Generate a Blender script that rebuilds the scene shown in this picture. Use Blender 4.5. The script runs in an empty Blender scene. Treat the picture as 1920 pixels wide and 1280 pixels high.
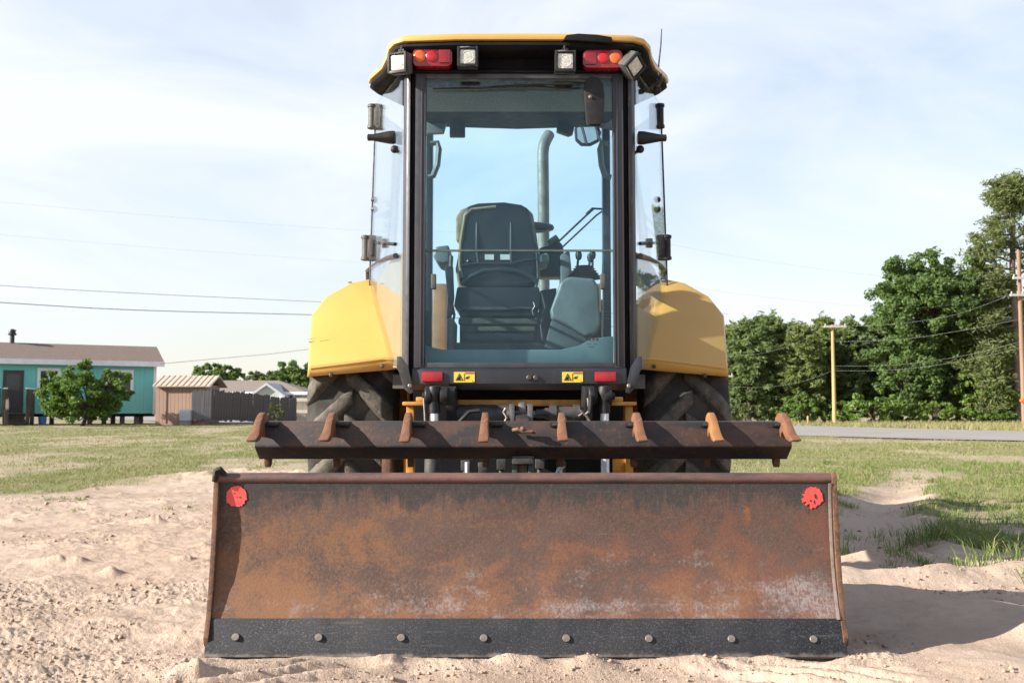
import bpy, bmesh, math, random
import numpy as np
from mathutils import Vector, Matrix, Euler

random.seed(7)
RNG = np.random.default_rng(7)
SC = bpy.context.scene
COL = SC.collection
R = math.radians

# ------------------------------------------------------------------ camera
F = 1830.0
HC = 0.83
PITCH = math.atan(125.0 / F)
CP, SP = math.cos(PITCH), math.sin(PITCH)
cam_d = bpy.data.cameras.new('camera')
cam = bpy.data.objects.new('camera', cam_d)
COL.objects.link(cam)
cam.location = (0, 0, HC)
cam.rotation_euler = (R(90) + PITCH, 0, 0)
cam_d.sensor_width = 36.0
cam_d.lens = F / 1920.0 * 36.0
cam_d.clip_start = 0.05
cam_d.clip_end = 5000
cam_d.dof.use_dof = True
cam_d.dof.focus_distance = 3.75
cam_d.dof.aperture_fstop = 8.0
SC.camera = cam

# ------------------------------------------------------------------ light
SUN_EL, SUN_AZ = 24.0, 72.0           # light travels towards +X (right) and +Y (away)
sun_d = bpy.data.lights.new('sun', 'SUN')
sun = bpy.data.objects.new('sun', sun_d)
COL.objects.link(sun)
ldir = Vector((math.sin(R(SUN_AZ)) * math.cos(R(SUN_EL)), math.cos(R(SUN_AZ)) * math.cos(R(SUN_EL)), -math.sin(R(SUN_EL))))
sun.rotation_euler = ldir.to_track_quat('-Z', 'Y').to_euler()
sun.location = (-8, -5, 9)
sun_d.energy = 5.0
sun_d.angle = R(0.55)
sun_d.color = (1.0, 0.93, 0.84)

W = bpy.data.worlds.new('World')
SC.world = W
W.use_nodes = True
wn, wl = W.node_tree.nodes, W.node_tree.links
wn.clear()
w_out = wn.new('ShaderNodeOutputWorld')
w_bg = wn.new('ShaderNodeBackground')
w_sky = wn.new('ShaderNodeTexSky')
w_sky.sky_type = 'NISHITA'
w_sky.sun_disc = False
w_sky.sun_elevation = R(SUN_EL)
w_sky.sun_rotation = R(SUN_AZ + 180.0)
w_sky.air_density = 1.5
w_sky.dust_density = 0.4
w_sky.ozone_density = 1.4
w_bg.inputs['Strength'].default_value = 0.05
w_tc = wn.new('ShaderNodeTexCoord')
w_map = wn.new('ShaderNodeMapping')
w_map.inputs['Scale'].default_value = (1.0, 1.0, 3.0)
w_map.inputs['Location'].default_value = (0.35, 0.1, 0.0)
w_n = wn.new('ShaderNodeTexNoise')
w_n.inputs['Scale'].default_value = 2.1
w_n.inputs['Detail'].default_value = 7.0
w_n.inputs['Roughness'].default_value = 0.55
w_n.inputs['Distortion'].default_value = 0.6
w_r = wn.new('ShaderNodeValToRGB')
w_r.color_ramp.elements[0].position = 0.34
w_r.color_ramp.elements[0].color = (0.48, 0.48, 0.48, 1)
w_r.color_ramp.elements[1].position = 0.60
w_r.color_ramp.elements[1].color = (0.98, 0.98, 0.98, 1)
w_mix = wn.new('ShaderNodeMix')
w_mix.data_type = 'RGBA'
w_mix.inputs['B'].default_value = (7.75, 8.12, 8.85, 1)
wl.new(w_tc.outputs['Generated'], w_map.inputs['Vector'])
wl.new(w_map.outputs['Vector'], w_n.inputs['Vector'])
wl.new(w_n.outputs['Fac'], w_r.inputs['Fac'])
# the veil of thin cloud is densest low down, where one looks through most of it
w_sep = wn.new('ShaderNodeSeparateXYZ')
w_el = wn.new('ShaderNodeMapRange')
w_el.inputs['From Min'].default_value = 0.30
w_el.inputs['From Max'].default_value = 0.90
w_el.inputs['To Min'].default_value = 1.0
w_el.inputs['To Max'].default_value = 0.30
w_mul = wn.new('ShaderNodeMath'); w_mul.operation = 'MULTIPLY'
wl.new(w_tc.outputs['Generated'], w_sep.inputs[0])
wl.new(w_sep.outputs['Z'], w_el.inputs['Value'])
wl.new(w_r.outputs['Color'], w_mul.inputs[0])
wl.new(w_el.outputs['Result'], w_mul.inputs[1])
wl.new(w_mul.outputs[0], w_mix.inputs['Factor'])
w_gain = wn.new('ShaderNodeMix')      # thin bright haze over the clear parts
w_gain.data_type = 'RGBA'
w_gain.blend_type = 'MULTIPLY'
w_gain.inputs['Factor'].default_value = 1.0
w_gain.inputs['B'].default_value = (1.28, 1.33, 1.52, 1)
wl.new(w_sky.outputs['Color'], w_gain.inputs['A'])
wl.new(w_gain.outputs['Result'], w_mix.inputs['A'])
wl.new(w_mix.outputs['Result'], w_bg.inputs['Color'])
wl.new(w_bg.outputs['Background'], w_out.inputs['Surface'])

SC.view_settings.view_transform = 'Standard'
SC.view_settings.look = 'None'
SC.view_settings.gamma = 1.0
SC.view_settings.use_curve_mapping = False
SC.view_settings.exposure = 1.35
SC.render.engine = 'CYCLES'
SC.cycles.max_bounces = 8
SC.cycles.transparent_max_bounces = 24
SC.cycles.use_denoising = True


# ------------------------------------------------------------------ helpers
def P(u, v, Y):
    """world point seen at photo pixel (u, v) when it stands Y metres ahead"""
    xc, yc = (u - 960.0) / F, (640.0 - v) / F
    s = Y / (CP - SP * yc)
    return Vector((xc * s, Y, HC + (SP + CP * yc) * s))


OFF = {}


class MB:
    def __init__(s):
        s.v, s.f, s.m = [], [], []

    def add(s, vs, fs, mi=0):
        b = len(s.v)
        s.v += [tuple(p) for p in vs]
        s.f += [tuple(i + b for i in f) for f in fs]
        s.m += [mi] * len(fs)
        return s

    def box(s, c, size, rot=None, mi=0):
        hx, hy, hz = size[0] / 2, size[1] / 2, size[2] / 2
        vs = [Vector((x, y, z)) for x in (-hx, hx) for y in (-hy, hy) for z in (-hz, hz)]
        if rot is not None:
            m = rot if isinstance(rot, Matrix) else Euler(rot).to_matrix()
            vs = [m @ p for p in vs]
        c = Vector(c)
        vs = [p + c for p in vs]
        return s.add(vs, [(0, 1, 3, 2), (4, 6, 7, 5), (0, 4, 5, 1), (2, 3, 7, 6), (0, 2, 6, 4), (1, 5, 7, 3)], mi)

    def bx(s, x0, x1, y0, y1, z0, z1, mi=0):
        return s.box(((x0 + x1) / 2, (y0 + y1) / 2, (z0 + z1) / 2), (abs(x1 - x0), abs(y1 - y0), abs(z1 - z0)), None, mi)

    def prism(s, pts, axis, a, b, mi=0):
        n = len(pts)
        def mk(p, t):
            return {'x': (t, p[0], p[1]), 'y': (p[0], t, p[1]), 'z': (p[0], p[1], t)}[axis]
        vs = [mk(p, a) for p in pts] + [mk(p, b) for p in pts]
        fs = [tuple(range(n)), tuple(range(2 * n - 1, n - 1, -1))]
        fs += [(i, i + n, (i + 1) % n + n, (i + 1) % n) for i in range(n)]
        return s.add(vs, fs, mi)

    def tube(s, path, r, n=8, mi=0, cap=True):
        path = [Vector(p) for p in path]
        rad = r if isinstance(r, (list, tuple)) else [r] * len(path)
        base = len(s.v)
        prev = None
        for i, p in enumerate(path):
            t = (path[min(i + 1, len(path) - 1)] - path[max(i - 1, 0)]).normalized()
            if prev is None:
                up = Vector((0, 0, 1)) if abs(t.z) < 0.9 else Vector((1, 0, 0))
                a = t.cross(up).normalized()
            else:
                a = (prev - t * prev.dot(t)).normalized()
            prev = a
            b = t.cross(a)
            for k in range(n):
                q = 2 * math.pi * k / n
                s.v.append(tuple(p + (a * math.cos(q) + b * math.sin(q)) * rad[i]))
        for i in range(len(path) - 1):
            for k in range(n):
                k2 = (k + 1) % n
                s.f.append((base + i * n + k, base + i * n + k2, base + (i + 1) * n + k2, base + (i + 1) * n + k))
                s.m.append(mi)
        if cap:
            s.f.append(tuple(base + k for k in range(n)))
            e = base + (len(path) - 1) * n
            s.f.append(tuple(e + k for k in reversed(range(n))))
            s.m += [mi, mi]
        return s

    def cyl(s, a, b, r, n=16, mi=0):
        return s.tube([a, b], r, n, mi)

    def lathe(s, prof, c, axis, n=24, mi=0, closed=False):
        """prof: list of (radius, height along axis)"""
        base = len(s.v)
        c = Vector(c)
        ax = {'x': (Vector((1, 0, 0)), Vector((0, 1, 0)), Vector((0, 0, 1))),
              'y': (Vector((0, 1, 0)), Vector((0, 0, 1)), Vector((1, 0, 0))),
              'z': (Vector((0, 0, 1)), Vector((1, 0, 0)), Vector((0, 1, 0)))}[axis]
        for r, h in prof:
            for k in range(n):
                q = 2 * math.pi * k / n
                s.v.append(tuple(c + ax[0] * h + (ax[1] * math.cos(q) + ax[2] * math.sin(q)) * r))
        m = len(prof)
        rng = range(m) if closed else range(m - 1)
        for i in rng:
            j = (i + 1) % m
            for k in range(n):
                k2 = (k + 1) % n
                s.f.append((base + i * n + k, base + i * n + k2, base + j * n + k2, base + j * n + k))
                s.m.append(mi)
        if not closed:
            s.f.append(tuple(base + k for k in range(n)))
            e = base + (m - 1) * n
            s.f.append(tuple(e + k for k in reversed(range(n))))
            s.m += [mi, mi]
        return s

    def ball(s, c, r, n=12, sc=(1, 1, 1), mi=0):
        c = Vector(c)
        m = max(6, n // 2)
        vs, fs = [c + Vector((0, 0, r * sc[2]))], []
        for i in range(1, m):
            th = math.pi * i / m
            for k in range(n):
                q = 2 * math.pi * k / n
                vs.append(c + Vector((math.sin(th) * math.cos(q) * sc[0], math.sin(th) * math.sin(q) * sc[1], math.cos(th) * sc[2])) * r)
        vs.append(c - Vector((0, 0, r * sc[2])))
        for k in range(n):
            fs.append((0, 1 + k, 1 + (k + 1) % n))
        for i in range(m - 2):
            for k in range(n):
                k2 = (k + 1) % n
                fs.append((1 + i * n + k, 1 + (i + 1) * n + k, 1 + (i + 1) * n + k2, 1 + i * n + k2))
        e = 1 + (m - 2) * n
        for k in range(n):
            fs.append((e + k, len(vs) - 1, e + (k + 1) % n))
        return s.add(vs, fs, mi)

    def quad(s, a, b, c, d, mi=0):
        return s.add([a, b, c, d], [(0, 1, 2, 3)], mi)

    def build(s, name, mat, parent=None, at=None, rot=None, bevel=0.0, seg=2, solid=0.0, sub=0, angle=35, flat=False):
        off = OFF.get(parent, Vector((0, 0, 0))) if parent is not None else Vector((0, 0, 0))
        sh = Vector((0, 0, 0)) if at is not None else off
        me = bpy.data.meshes.new(name)
        me.from_pydata([(p[0] - sh.x, p[1] - sh.y, p[2] - sh.z) for p in s.v], [], s.f)
        for m in (mat if isinstance(mat, (list, tuple)) else [mat]):
            me.materials.append(m)
        me.polygons.foreach_set('material_index', s.m)
        bm = bmesh.new()
        bm.from_mesh(me)
        if bevel or solid:
            bmesh.ops.remove_doubles(bm, verts=bm.verts, dist=1e-5)
        bmesh.ops.recalc_face_normals(bm, faces=bm.faces)
        if solid:
            bmesh.ops.solidify(bm, geom=bm.faces[:], thickness=solid)
            bmesh.ops.recalc_face_normals(bm, faces=bm.faces)
        if bevel:
            ed = [e for e in bm.edges if len(e.link_faces) == 2 and e.calc_face_angle(0) > R(30)]
            bmesh.ops.bevel(bm, geom=ed, offset=bevel, segments=seg, profile=0.6, affect='EDGES', clamp_overlap=True)
        bm.to_mesh(me)
        bm.free()
        if not flat:
            me.polygons.foreach_set('use_smooth', [True] * len(me.polygons))
            me.set_sharp_from_angle(angle=R(angle))
        o = bpy.data.objects.new(name, me)
        COL.objects.link(o)
        if parent is not None:
            o.parent = parent
        if at is not None:
            o.location = Vector(at) - off
            OFF[o] = Vector(at)
        else:
            OFF[o] = off
        if rot is not None:
            o.rotation_euler = rot
        if sub:
            md = o.modifiers.new('smooth', 'SUBSURF')
            md.levels = md.render_levels = sub
        return o


def clone(o, at=None, rot=None, parent=None):
    c = o.copy()
    COL.objects.link(c)
    p = parent or o.parent
    c.parent = p
    if at is not None:
        c.location = Vector(at) - OFF.get(p, Vector((0, 0, 0)))
        OFF[c] = Vector(at)
    if rot is not None:
        c.rotation_euler = rot
    return c


def thing(name, label, cat, loc=(0, 0, 0), group=None):
    o = bpy.data.objects.new(name, None)
    o.empty_display_size = 0.2
    COL.objects.link(o)
    o.location = loc
    OFF[o] = Vector(loc)
    return tag(o, label, cat, group)


def tag(o, label=None, cat=None, group=None, kind=None):
    if label: o['label'] = label
    if cat: o['category'] = cat
    if group: o['group'] = group
    if kind: o['kind'] = kind
    return o


def npmesh(name, verts, faces, mat, parent=None, attrs=None, smooth=False):
    """fast mesh from numpy arrays; faces (M,k)"""
    off = OFF.get(parent, Vector((0, 0, 0))) if parent is not None else Vector((0, 0, 0))
    verts = np.asarray(verts, np.float32) - np.array([off.x, off.y, off.z], np.float32)
    faces = np.asarray(faces, np.int32)
    me = bpy.data.meshes.new(name)
    n, m, k = len(verts), len(faces), faces.shape[1]
    me.vertices.add(n)
    me.vertices.foreach_set('co', verts.ravel())
    me.loops.add(m * k)
    me.loops.foreach_set('vertex_index', faces.ravel())
    me.polygons.add(m)
    me.polygons.foreach_set('loop_start', np.arange(0, m * k, k, dtype=np.int32))
    me.polygons.foreach_set('use_smooth', np.full(m, smooth))
    me.update(calc_edges=True)
    me.validate()
    me.materials.append(mat)
    for an, av in (attrs or {}).items():
        a = me.attributes.new(an, 'FLOAT', 'POINT')
        a.data.foreach_set('value', np.asarray(av, np.float32))
    o = bpy.data.objects.new(name, me)
    COL.objects.link(o)
    if parent is not None:
        o.parent = parent
    OFF[o] = off
    return o


# ------------------------------------------------------------------ materials
ALB = 0.80


class NT:
    def __init__(s, name):
        s.mat = bpy.data.materials.new(name)
        s.mat.use_nodes = True
        s.n, s.l = s.mat.node_tree.nodes, s.mat.node_tree.links
        s.b = s.n['Principled BSDF']
        s.out = s.n['Material Output']
        s.tc = s.n.new('ShaderNodeTexCoord')

    def setv(s, inp, val):
        if isinstance(val, bpy.types.NodeSocket):
            s.l.new(val, inp)
        else:
            if hasattr(inp.default_value, '__len__') and len(inp.default_value) == 4 and len(val) == 3:
                val = (val[0] * ALB, val[1] * ALB, val[2] * ALB, 1)
            inp.default_value = val

    def coord(s, scale=(1, 1, 1), rot=(0, 0, 0), which='Object'):
        m = s.n.new('ShaderNodeMapping')
        m.inputs['Scale'].default_value = scale
        m.inputs['Rotation'].default_value = rot
        s.l.new(s.tc.outputs[which], m.inputs['Vector'])
        return m.outputs['Vector']

    def noise(s, scale, detail=4, rough=0.55, vec=None, dist=0.0):
        t = s.n.new('ShaderNodeTexNoise')
        t.inputs['Scale'].default_value = scale
        t.inputs['Detail'].default_value = detail
        t.inputs['Roughness'].default_value = rough
        t.inputs['Distortion'].default_value = dist
        s.l.new(vec if vec is not None else s.tc.outputs['Object'], t.inputs['Vector'])
        return t.outputs['Fac']

    def vor(s, scale, vec=None, feature='F1'):
        t = s.n.new('ShaderNodeTexVoronoi')
        t.feature = feature
        t.inputs['Scale'].default_value = scale
        s.l.new(vec if vec is not None else s.tc.outputs['Object'], t.inputs['Vector'])
        return t.outputs['Distance']

    def rng(s, x, a, b, c=0.0, d=1.0, smooth=True):
        t = s.n.new('ShaderNodeMapRange')
        t.interpolation_type = 'SMOOTHSTEP' if smooth else 'LINEAR'
        s.setv(t.inputs['Value'], x)
        for k, val in zip(('From Min', 'From Max', 'To Min', 'To Max'), (a, b, c, d)):
            s.setv(t.inputs[k], val)
        return t.outputs['Result']

    def math(s, op, a, b=0.0):
        t = s.n.new('ShaderNodeMath')
        t.operation = op
        s.setv(t.inputs[0], a)
        s.setv(t.inputs[1], b)
        return t.outputs[0]

    def mix(s, fac, a, b, mode='MIX'):
        t = s.n.new('ShaderNodeMix')
        t.data_type = 'RGBA'
        t.blend_type = mode
        s.setv(t.inputs['Factor'], fac)
        s.setv(t.inputs['A'], a)
        s.setv(t.inputs['B'], b)
        return t.outputs['Result']

    def sep(s, which='Object'):
        t = s.n.new('ShaderNodeSeparateXYZ')
        s.l.new(s.tc.outputs[which], t.inputs[0])
        return t.outputs

    def attr(s, name):
        t = s.n.new('ShaderNodeAttribute')
        t.attribute_name = name
        return t.outputs['Fac']

    def island(s):
        return s.n.new('ShaderNodeNewGeometry').outputs['Random Per Island']

    def objrand(s):
        return s.n.new('ShaderNodeObjectInfo').outputs['Random']

    def bump(s, h, strength=0.3, dist=0.01):
        t = s.n.new('ShaderNodeBump')
        t.inputs['Strength'].default_value = strength
        t.inputs['Distance'].default_value = dist
        s.l.new(h, t.inputs['Height'])
        s.l.new(t.outputs['Normal'], s.b.inputs['Normal'])

    def done(s, col=None, rough=None, metal=None, spec=None, coat=None):
        if col is not None: s.setv(s.b.inputs['Base Color'], col)
        if rough is not None: s.setv(s.b.inputs['Roughness'], rough)
        if metal is not None: s.setv(s.b.inputs['Metallic'], metal)
        if spec is not None: s.setv(s.b.inputs['Specular IOR Level'], spec)
        if coat is not None:
            s.b.inputs['Coat Weight'].default_value = coat
            s.b.inputs['Coat Roughness'].default_value = 0.12
        return s.mat


def surf(name, c1, c2=None, scale=6.0, rough=0.6, metal=0.0, spec=0.5, bump=0.0, bscale=80.0, coat=None, lo=0.35, hi=0.7, stretch=(1, 1, 1)):
    t = NT(name)
    c2 = c2 or tuple(x * 0.7 for x in c1)
    v = t.coord(stretch)
    n = t.noise(scale, 6, 0.6, v)
    col = t.mix(t.rng(n, lo, hi), c1, c2)
    if bump:
        t.bump(t.noise(bscale, 3, 0.6), bump, 0.004)
    r = t.rng(t.noise(scale * 2.3, 4), 0.3, 0.7, rough - 0.08, rough + 0.1)
    return t.done(col, r, metal, spec, coat)


def glass(name, tint, refl0=0.05, gloss=(0.72, 0.90, 1.0)):
    t = NT(name)
    t.n.remove(t.b)
    lw = t.n.new('ShaderNodeLayerWeight')
    lw.inputs['Blend'].default_value = 0.5
    f5 = t.math('POWER', lw.outputs['Facing'], 5.0)
    fac = t.math('ADD', t.math('MULTIPLY', f5, 1.0 - refl0), refl0)
    tr = t.n.new('ShaderNodeBsdfTransparent')
    tr.inputs['Color'].default_value = (*tint, 1)
    gl = t.n.new('ShaderNodeBsdfGlossy')
    gl.inputs['Roughness'].default_value = 0.015
    gl.inputs['Color'].default_value = (*gloss, 1)
    mx = t.n.new('ShaderNodeMixShader')
    t.l.new(fac, mx.inputs[0])
    t.l.new(tr.outputs[0], mx.inputs[1])
    t.l.new(gl.outputs[0], mx.inputs[2])
    # thin film of dust on the pane
    df = t.n.new('ShaderNodeBsdfDiffuse')
    df.inputs['Color'].default_value = (0.42, 0.46, 0.45, 1)
    mx2 = t.n.new('ShaderNodeMixShader')
    d = t.rng(t.noise(5, 6, 0.7), 0.35, 0.8, 0.002, 0.02)
    t.l.new(d, mx2.inputs[0])
    t.l.new(mx.outputs[0], mx2.inputs[1])
    t.l.new(df.outputs[0], mx2.inputs[2])
    t.l.new(mx2.outputs[0], t.out.inputs['Surface'])
    return t.mat


def leaf_mat(name, c1, c2, c3, tr=0.3, nscale=0.5):
    t = NT(name)
    i = t.island()
    n = t.noise(nscale, 3)
    col = t.mix(t.rng(i, 0.0, 1.0, 0, 1, False), c1, c2)
    col = t.mix(t.rng(n, 0.42, 0.62), col, c3)
    rv = t.objrand()
    col = t.mix(t.rng(rv, 0.0, 0.5, 0.35, 0.0, False), col, tuple(q * w for q, w in zip(c2, (1.25, 1.05, 0.8))))
    col = t.mix(t.rng(rv, 0.5, 1.0, 0.0, 0.40, False), col, tuple(q * w for q, w in zip(c1, (0.75, 0.85, 0.95))))
    t.done(col, 0.6, 0.0, 0.25)
    tl = t.n.new('ShaderNodeBsdfTranslucent')
    t.setv(tl.inputs['Color'], t.mix(1.0, col, (1.9, 1.85, 0.9), 'MULTIPLY'))
    mx = t.n.new('ShaderNodeMixShader')
    mx.inputs[0].default_value = tr
    t.l.new(t.b.outputs[0], mx.inputs[1])
    t.l.new(tl.outputs[0], mx.inputs[2])
    t.l.new(mx.outputs[0], t.out.inputs['Surface'])
    return t.mat


M = {}
# tractor paint: yellow with dust and scuffs
t = NT('yellow_paint')
n = t.noise(2.2, 5)
c = t.mix(t.rng(n, 0.35, 0.7), (0.66, 0.375, 0.092), (0.61, 0.34, 0.076))
c = t.mix(t.rng(t.noise(60, 3, 0.7, t.coord((1, 1, 0.25))), 0.66, 0.74, 0, 0.35), c, (0.45, 0.28, 0.11))
c = t.mix(t.rng(t.noise(4.5, 7, 0.72), 0.54, 0.74, 0, 0.25), c, (0.52, 0.36, 0.15))
c = t.mix(t.rng(t.noise(3.0, 4, 0.6, t.coord((2.5, 1, 45), (0, 0.25, 0))), 0.67, 0.70, 0, 0.35), c, (0.50, 0.33, 0.14))
t.bump(t.noise(3.5, 3), 0.12, 0.02)
M['yellow'] = t.done(c, t.rng(t.noise(9, 4), 0.3, 0.7, 0.28, 0.45), 0, 0.5, 0.25)
M['yellow_dirty'] = surf('dirty_yellow_paint', (0.68, 0.32, 0.04), (0.42, 0.18, 0.03), 14, 0.5, bump=0.1)
t = NT('black_cab_paint')
n = t.noise(5, 6, 0.65, t.coord((1, 1, 0.4)))
c = t.mix(t.rng(n, 0.35, 0.7), (0.022, 0.024, 0.032), (0.036, 0.037, 0.046))
c = t.mix(t.rng(t.noise(40, 5, 0.7, t.coord((1, 1, 0.12))), 0.62, 0.75, 0, 0.3), c, (0.17, 0.16, 0.155))
t.bump(t.noise(160, 2), 0.06, 0.003)
M['black'] = t.done(c, t.rng(n, 0.3, 0.7, 0.3, 0.5), 0, 0.5)
M['loader'] = surf('faded_orange_paint', (0.33, 0.155, 0.055), (0.22, 0.11, 0.05), 9, 0.6)
M['frame_grey'] = surf('charcoal_frame_paint', (0.058, 0.056, 0.066), (0.038, 0.037, 0.045), 12, 0.42, stretch=(1, 1, 0.15))
t = NT('weathered_post_paint')
n = t.noise(30, 6, 0.75, t.coord((1, 1, 0.12)))
c = t.mix(t.rng(n, 0.44, 0.60), (0.03, 0.03, 0.036), (0.055, 0.05, 0.05))
c = t.mix(t.rng(t.noise(55, 5, 0.8, t.coord((1, 1, 0.18))), 0.58, 0.66), c, (0.23, 0.2, 0.185))
t.bump(n, 0.3, 0.004)
M['worn_black'] = t.done(c, 0.55, 0, 0.4)
M['plastic'] = surf('black_plastic', (0.014, 0.013, 0.014), (0.025, 0.024, 0.023), 20, 0.5, spec=0.3, bump=0.15, bscale=220)
M['grey_plastic'] = surf('dusty_grey_plastic', (0.10, 0.095, 0.085), (0.06, 0.056, 0.052), 18, 0.6, bump=0.1)
M['underside'] = surf('greasy_black', (0.008, 0.008, 0.010), (0.015, 0.014, 0.014), 9, 0.75, spec=0.12)
M['steel'] = surf('bright_rod', (0.85, 0.86, 0.9), (0.75, 0.76, 0.8), 10, 0.3, 0.3)
M['cast'] = surf('grimy_cast_steel', (0.085, 0.082, 0.08), (0.045, 0.042, 0.04), 25, 0.55, 0.3, bump=0.3)
M['exhaust'] = surf('grey_stack_metal', (0.17, 0.175, 0.16), (0.10, 0.10, 0.09), 9, 0.6, 0.2, bump=0.1)
M['bolt'] = surf('worn_bolt_steel', (0.27, 0.24, 0.215), (0.17, 0.13, 0.10), 60, 0.5, 0.4)
M['dark_bolt'] = surf('dark_bolt_steel', (0.05, 0.045, 0.04), (0.1, 0.08, 0.06), 60, 0.5, 0.3)
M['glass'] = glass('tinted_cab_glass', (0.80, 0.94, 0.985), 0.024)
M['side_glass'] = glass('side_cab_glass', (0.93, 0.965, 0.98), 0.04, (0.97, 0.98, 1.0))
M['headliner'] = surf('speckled_headliner', (0.25, 0.25, 0.225), (0.15, 0.155, 0.145), 70, 0.9)
M['seat'] = surf('dark_seat_plastic', (0.012, 0.015, 0.021), (0.015, 0.018, 0.024), 4, 0.40, spec=0.3)
M['seat_cloth'] = surf('worn_dusty_cloth', (0.11, 0.098, 0.07), (0.045, 0.045, 0.042), 13, 0.9, bump=0.4, bscale=30)
M['seat_edge'] = surf('worn_tan_seat_cloth', (0.32, 0.24, 0.13), (0.18, 0.14, 0.09), 22, 0.9)
M['console'] = surf('grey_console_plastic', (0.15, 0.17, 0.17), (0.11, 0.125, 0.125), 9, 0.5)
M['floor_mat'] = surf('dusty_cab_floor', (0.16, 0.15, 0.13), (0.09, 0.088, 0.08), 8, 0.8)
M['sticker'] = surf('white_sticker', (0.7, 0.7, 0.66), (0.6, 0.6, 0.57), 40, 0.5)
M['label_yellow'] = surf('yellow_label', (0.86, 0.62, 0.07), (0.78, 0.55, 0.06), 40, 0.45)
M['label_black'] = surf('label_print', (0.03, 0.03, 0.03), (0.05, 0.04, 0.04), 40, 0.6)
M['label_red'] = surf('label_red_print', (0.42, 0.12, 0.05), (0.35, 0.1, 0.05), 40, 0.6)
M['reflector'] = surf('red_reflector', (0.42, 0.014, 0.022), (0.34, 0.010, 0.016), 50, 0.25, spec=0.6)
M['red_lens'] = surf('red_lens', (0.55, 0.006, 0.012), (0.42, 0.004, 0.01), 40, 0.18, spec=0.7)
M['dark_red_lens'] = surf('dark_red_lens', (0.30, 0.006, 0.012), (0.22, 0.004, 0.010), 40, 0.2, spec=0.7)
M['amber_lens'] = surf('amber_lens', (0.85, 0.15, 0.015), (0.65, 0.09, 0.01), 40, 0.18, spec=0.7)
t = NT('clear_lens')
c = t.mix(t.rng(t.vor(70), 0.1, 0.6), (0.80, 0.79, 0.72), (0.58, 0.57, 0.50))
t.bump(t.vor(110), 0.4, 0.003)
M['clear_lens'] = t.done(c, 0.18, 0.15, 0.7)
M['mirror'] = surf('mirror_glass', (0.75, 0.78, 0.76), (0.7, 0.73, 0.7), 5, 0.05, 1.0)
t = NT('worn_rubber')
n = t.noise(7, 6, 0.65)
c = t.mix(t.rng(n, 0.35, 0.65), (0.040, 0.037, 0.034), (0.085, 0.077, 0.068))
c = t.mix(t.rng(t.noise(45, 4, 0.7), 0.6, 0.75, 0, 0.4), c, (0.13, 0.11, 0.09))
t.bump(t.noise(50, 4), 0.25, 0.006)
M['rubber'] = t.done(c, 0.8, 0, 0.15)
t = NT('sunlit_dusty_lug')  # lugs coloured paler than the tyre, for dust and painted-in sunlight
n = t.noise(9, 6, 0.7)
c = t.mix(t.rng(n, 0.35, 0.62), (0.058, 0.053, 0.047), (0.15, 0.13, 0.108))
c = t.mix(t.rng(t.noise(38, 5, 0.75), 0.54, 0.72, 0, 0.7), c, (0.24, 0.195, 0.15))
t.bump(t.noise(40, 5, 0.7), 0.4, 0.008)
M['lug'] = t.done(c, 0.85, 0, 0.15)

# rusty moldboard : local x -1.07..1.07, z 0..0.62
t = NT('rusted_moldboard')
X, Yx, Z = t.sep()
big = t.noise(2.4, 5, 0.6, t.coord((1, 1, 1.3)), 0.6)
med = t.noise(6.5, 7, 0.65, t.coord((1, 1, 1.2)), 0.3)
fine = t.noise(95, 4, 0.75)
streak = t.noise(26, 5, 0.7, t.coord((1, 1, 0.10)))
grain = t.noise(240, 2, 0.6)
c = t.mix(t.rng(big, 0.35, 0.65), (0.072, 0.040, 0.032), (0.110, 0.066, 0.056))
c = t.mix(t.rng(fine, 0.42, 0.64, 0, 0.7), c, (0.135, 0.075, 0.057))
red = t.rng(t.math('SUBTRACT', t.math('ADD', med, t.math('MULTIPLY', X, 0.05)), t.math('MULTIPLY', Z, 0.42)), 0.31, 0.50, 0, 0.75)
c = t.mix(red, c, (0.17, 0.064, 0.038))
# orange bloom, strongest low on the left
og = t.math('SUBTRACT', t.math('ADD', t.math('MULTIPLY', med, 0.7), t.math('MULTIPLY', big, 0.5)), t.math('ADD', t.math('MULTIPLY', X, 0.10), t.math('MULTIPLY', Z, 0.38)))
og = t.math('MULTIPLY', t.rng(t.math('ADD', og, t.math('MULTIPLY', t.math('SUBTRACT', fine, 0.5), 0.45)), 0.43, 0.70, 0, 0.97), t.rng(grain, 0.30, 0.62, 0.35, 1.0))
c = t.mix(og, c, t.mix(grain, (0.19, 0.085, 0.038), (0.33, 0.155, 0.062)))
# bare polished steel low on the blade
sv = t.math('ADD', t.math('MULTIPLY', t.noise(5.0, 7, 0.7, t.coord((0.7, 1, 1.6))), 1.0), t.math('ADD', t.math('MULTIPLY', streak, 0.22), t.math('MULTIPLY', fine, 0.30)))
sv = t.math('SUBTRACT', t.math('ADD', sv, t.math('MULTIPLY', X, 0.075)), t.math('MULTIPLY', t.math('ABSOLUTE', t.math('SUBTRACT', Z, 0.17)), 1.25))
sv = t.math('MULTIPLY', t.rng(sv, 0.68, 0.90, 0, 1.0), t.rng(t.noise(130, 3, 0.7, t.coord((1, 1, 0.5))), 0.36, 0.60, 0.12, 0.80))
c = t.mix(sv, c, t.mix(grain, (0.25, 0.215, 0.21), (0.43, 0.40, 0.40)))
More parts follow.
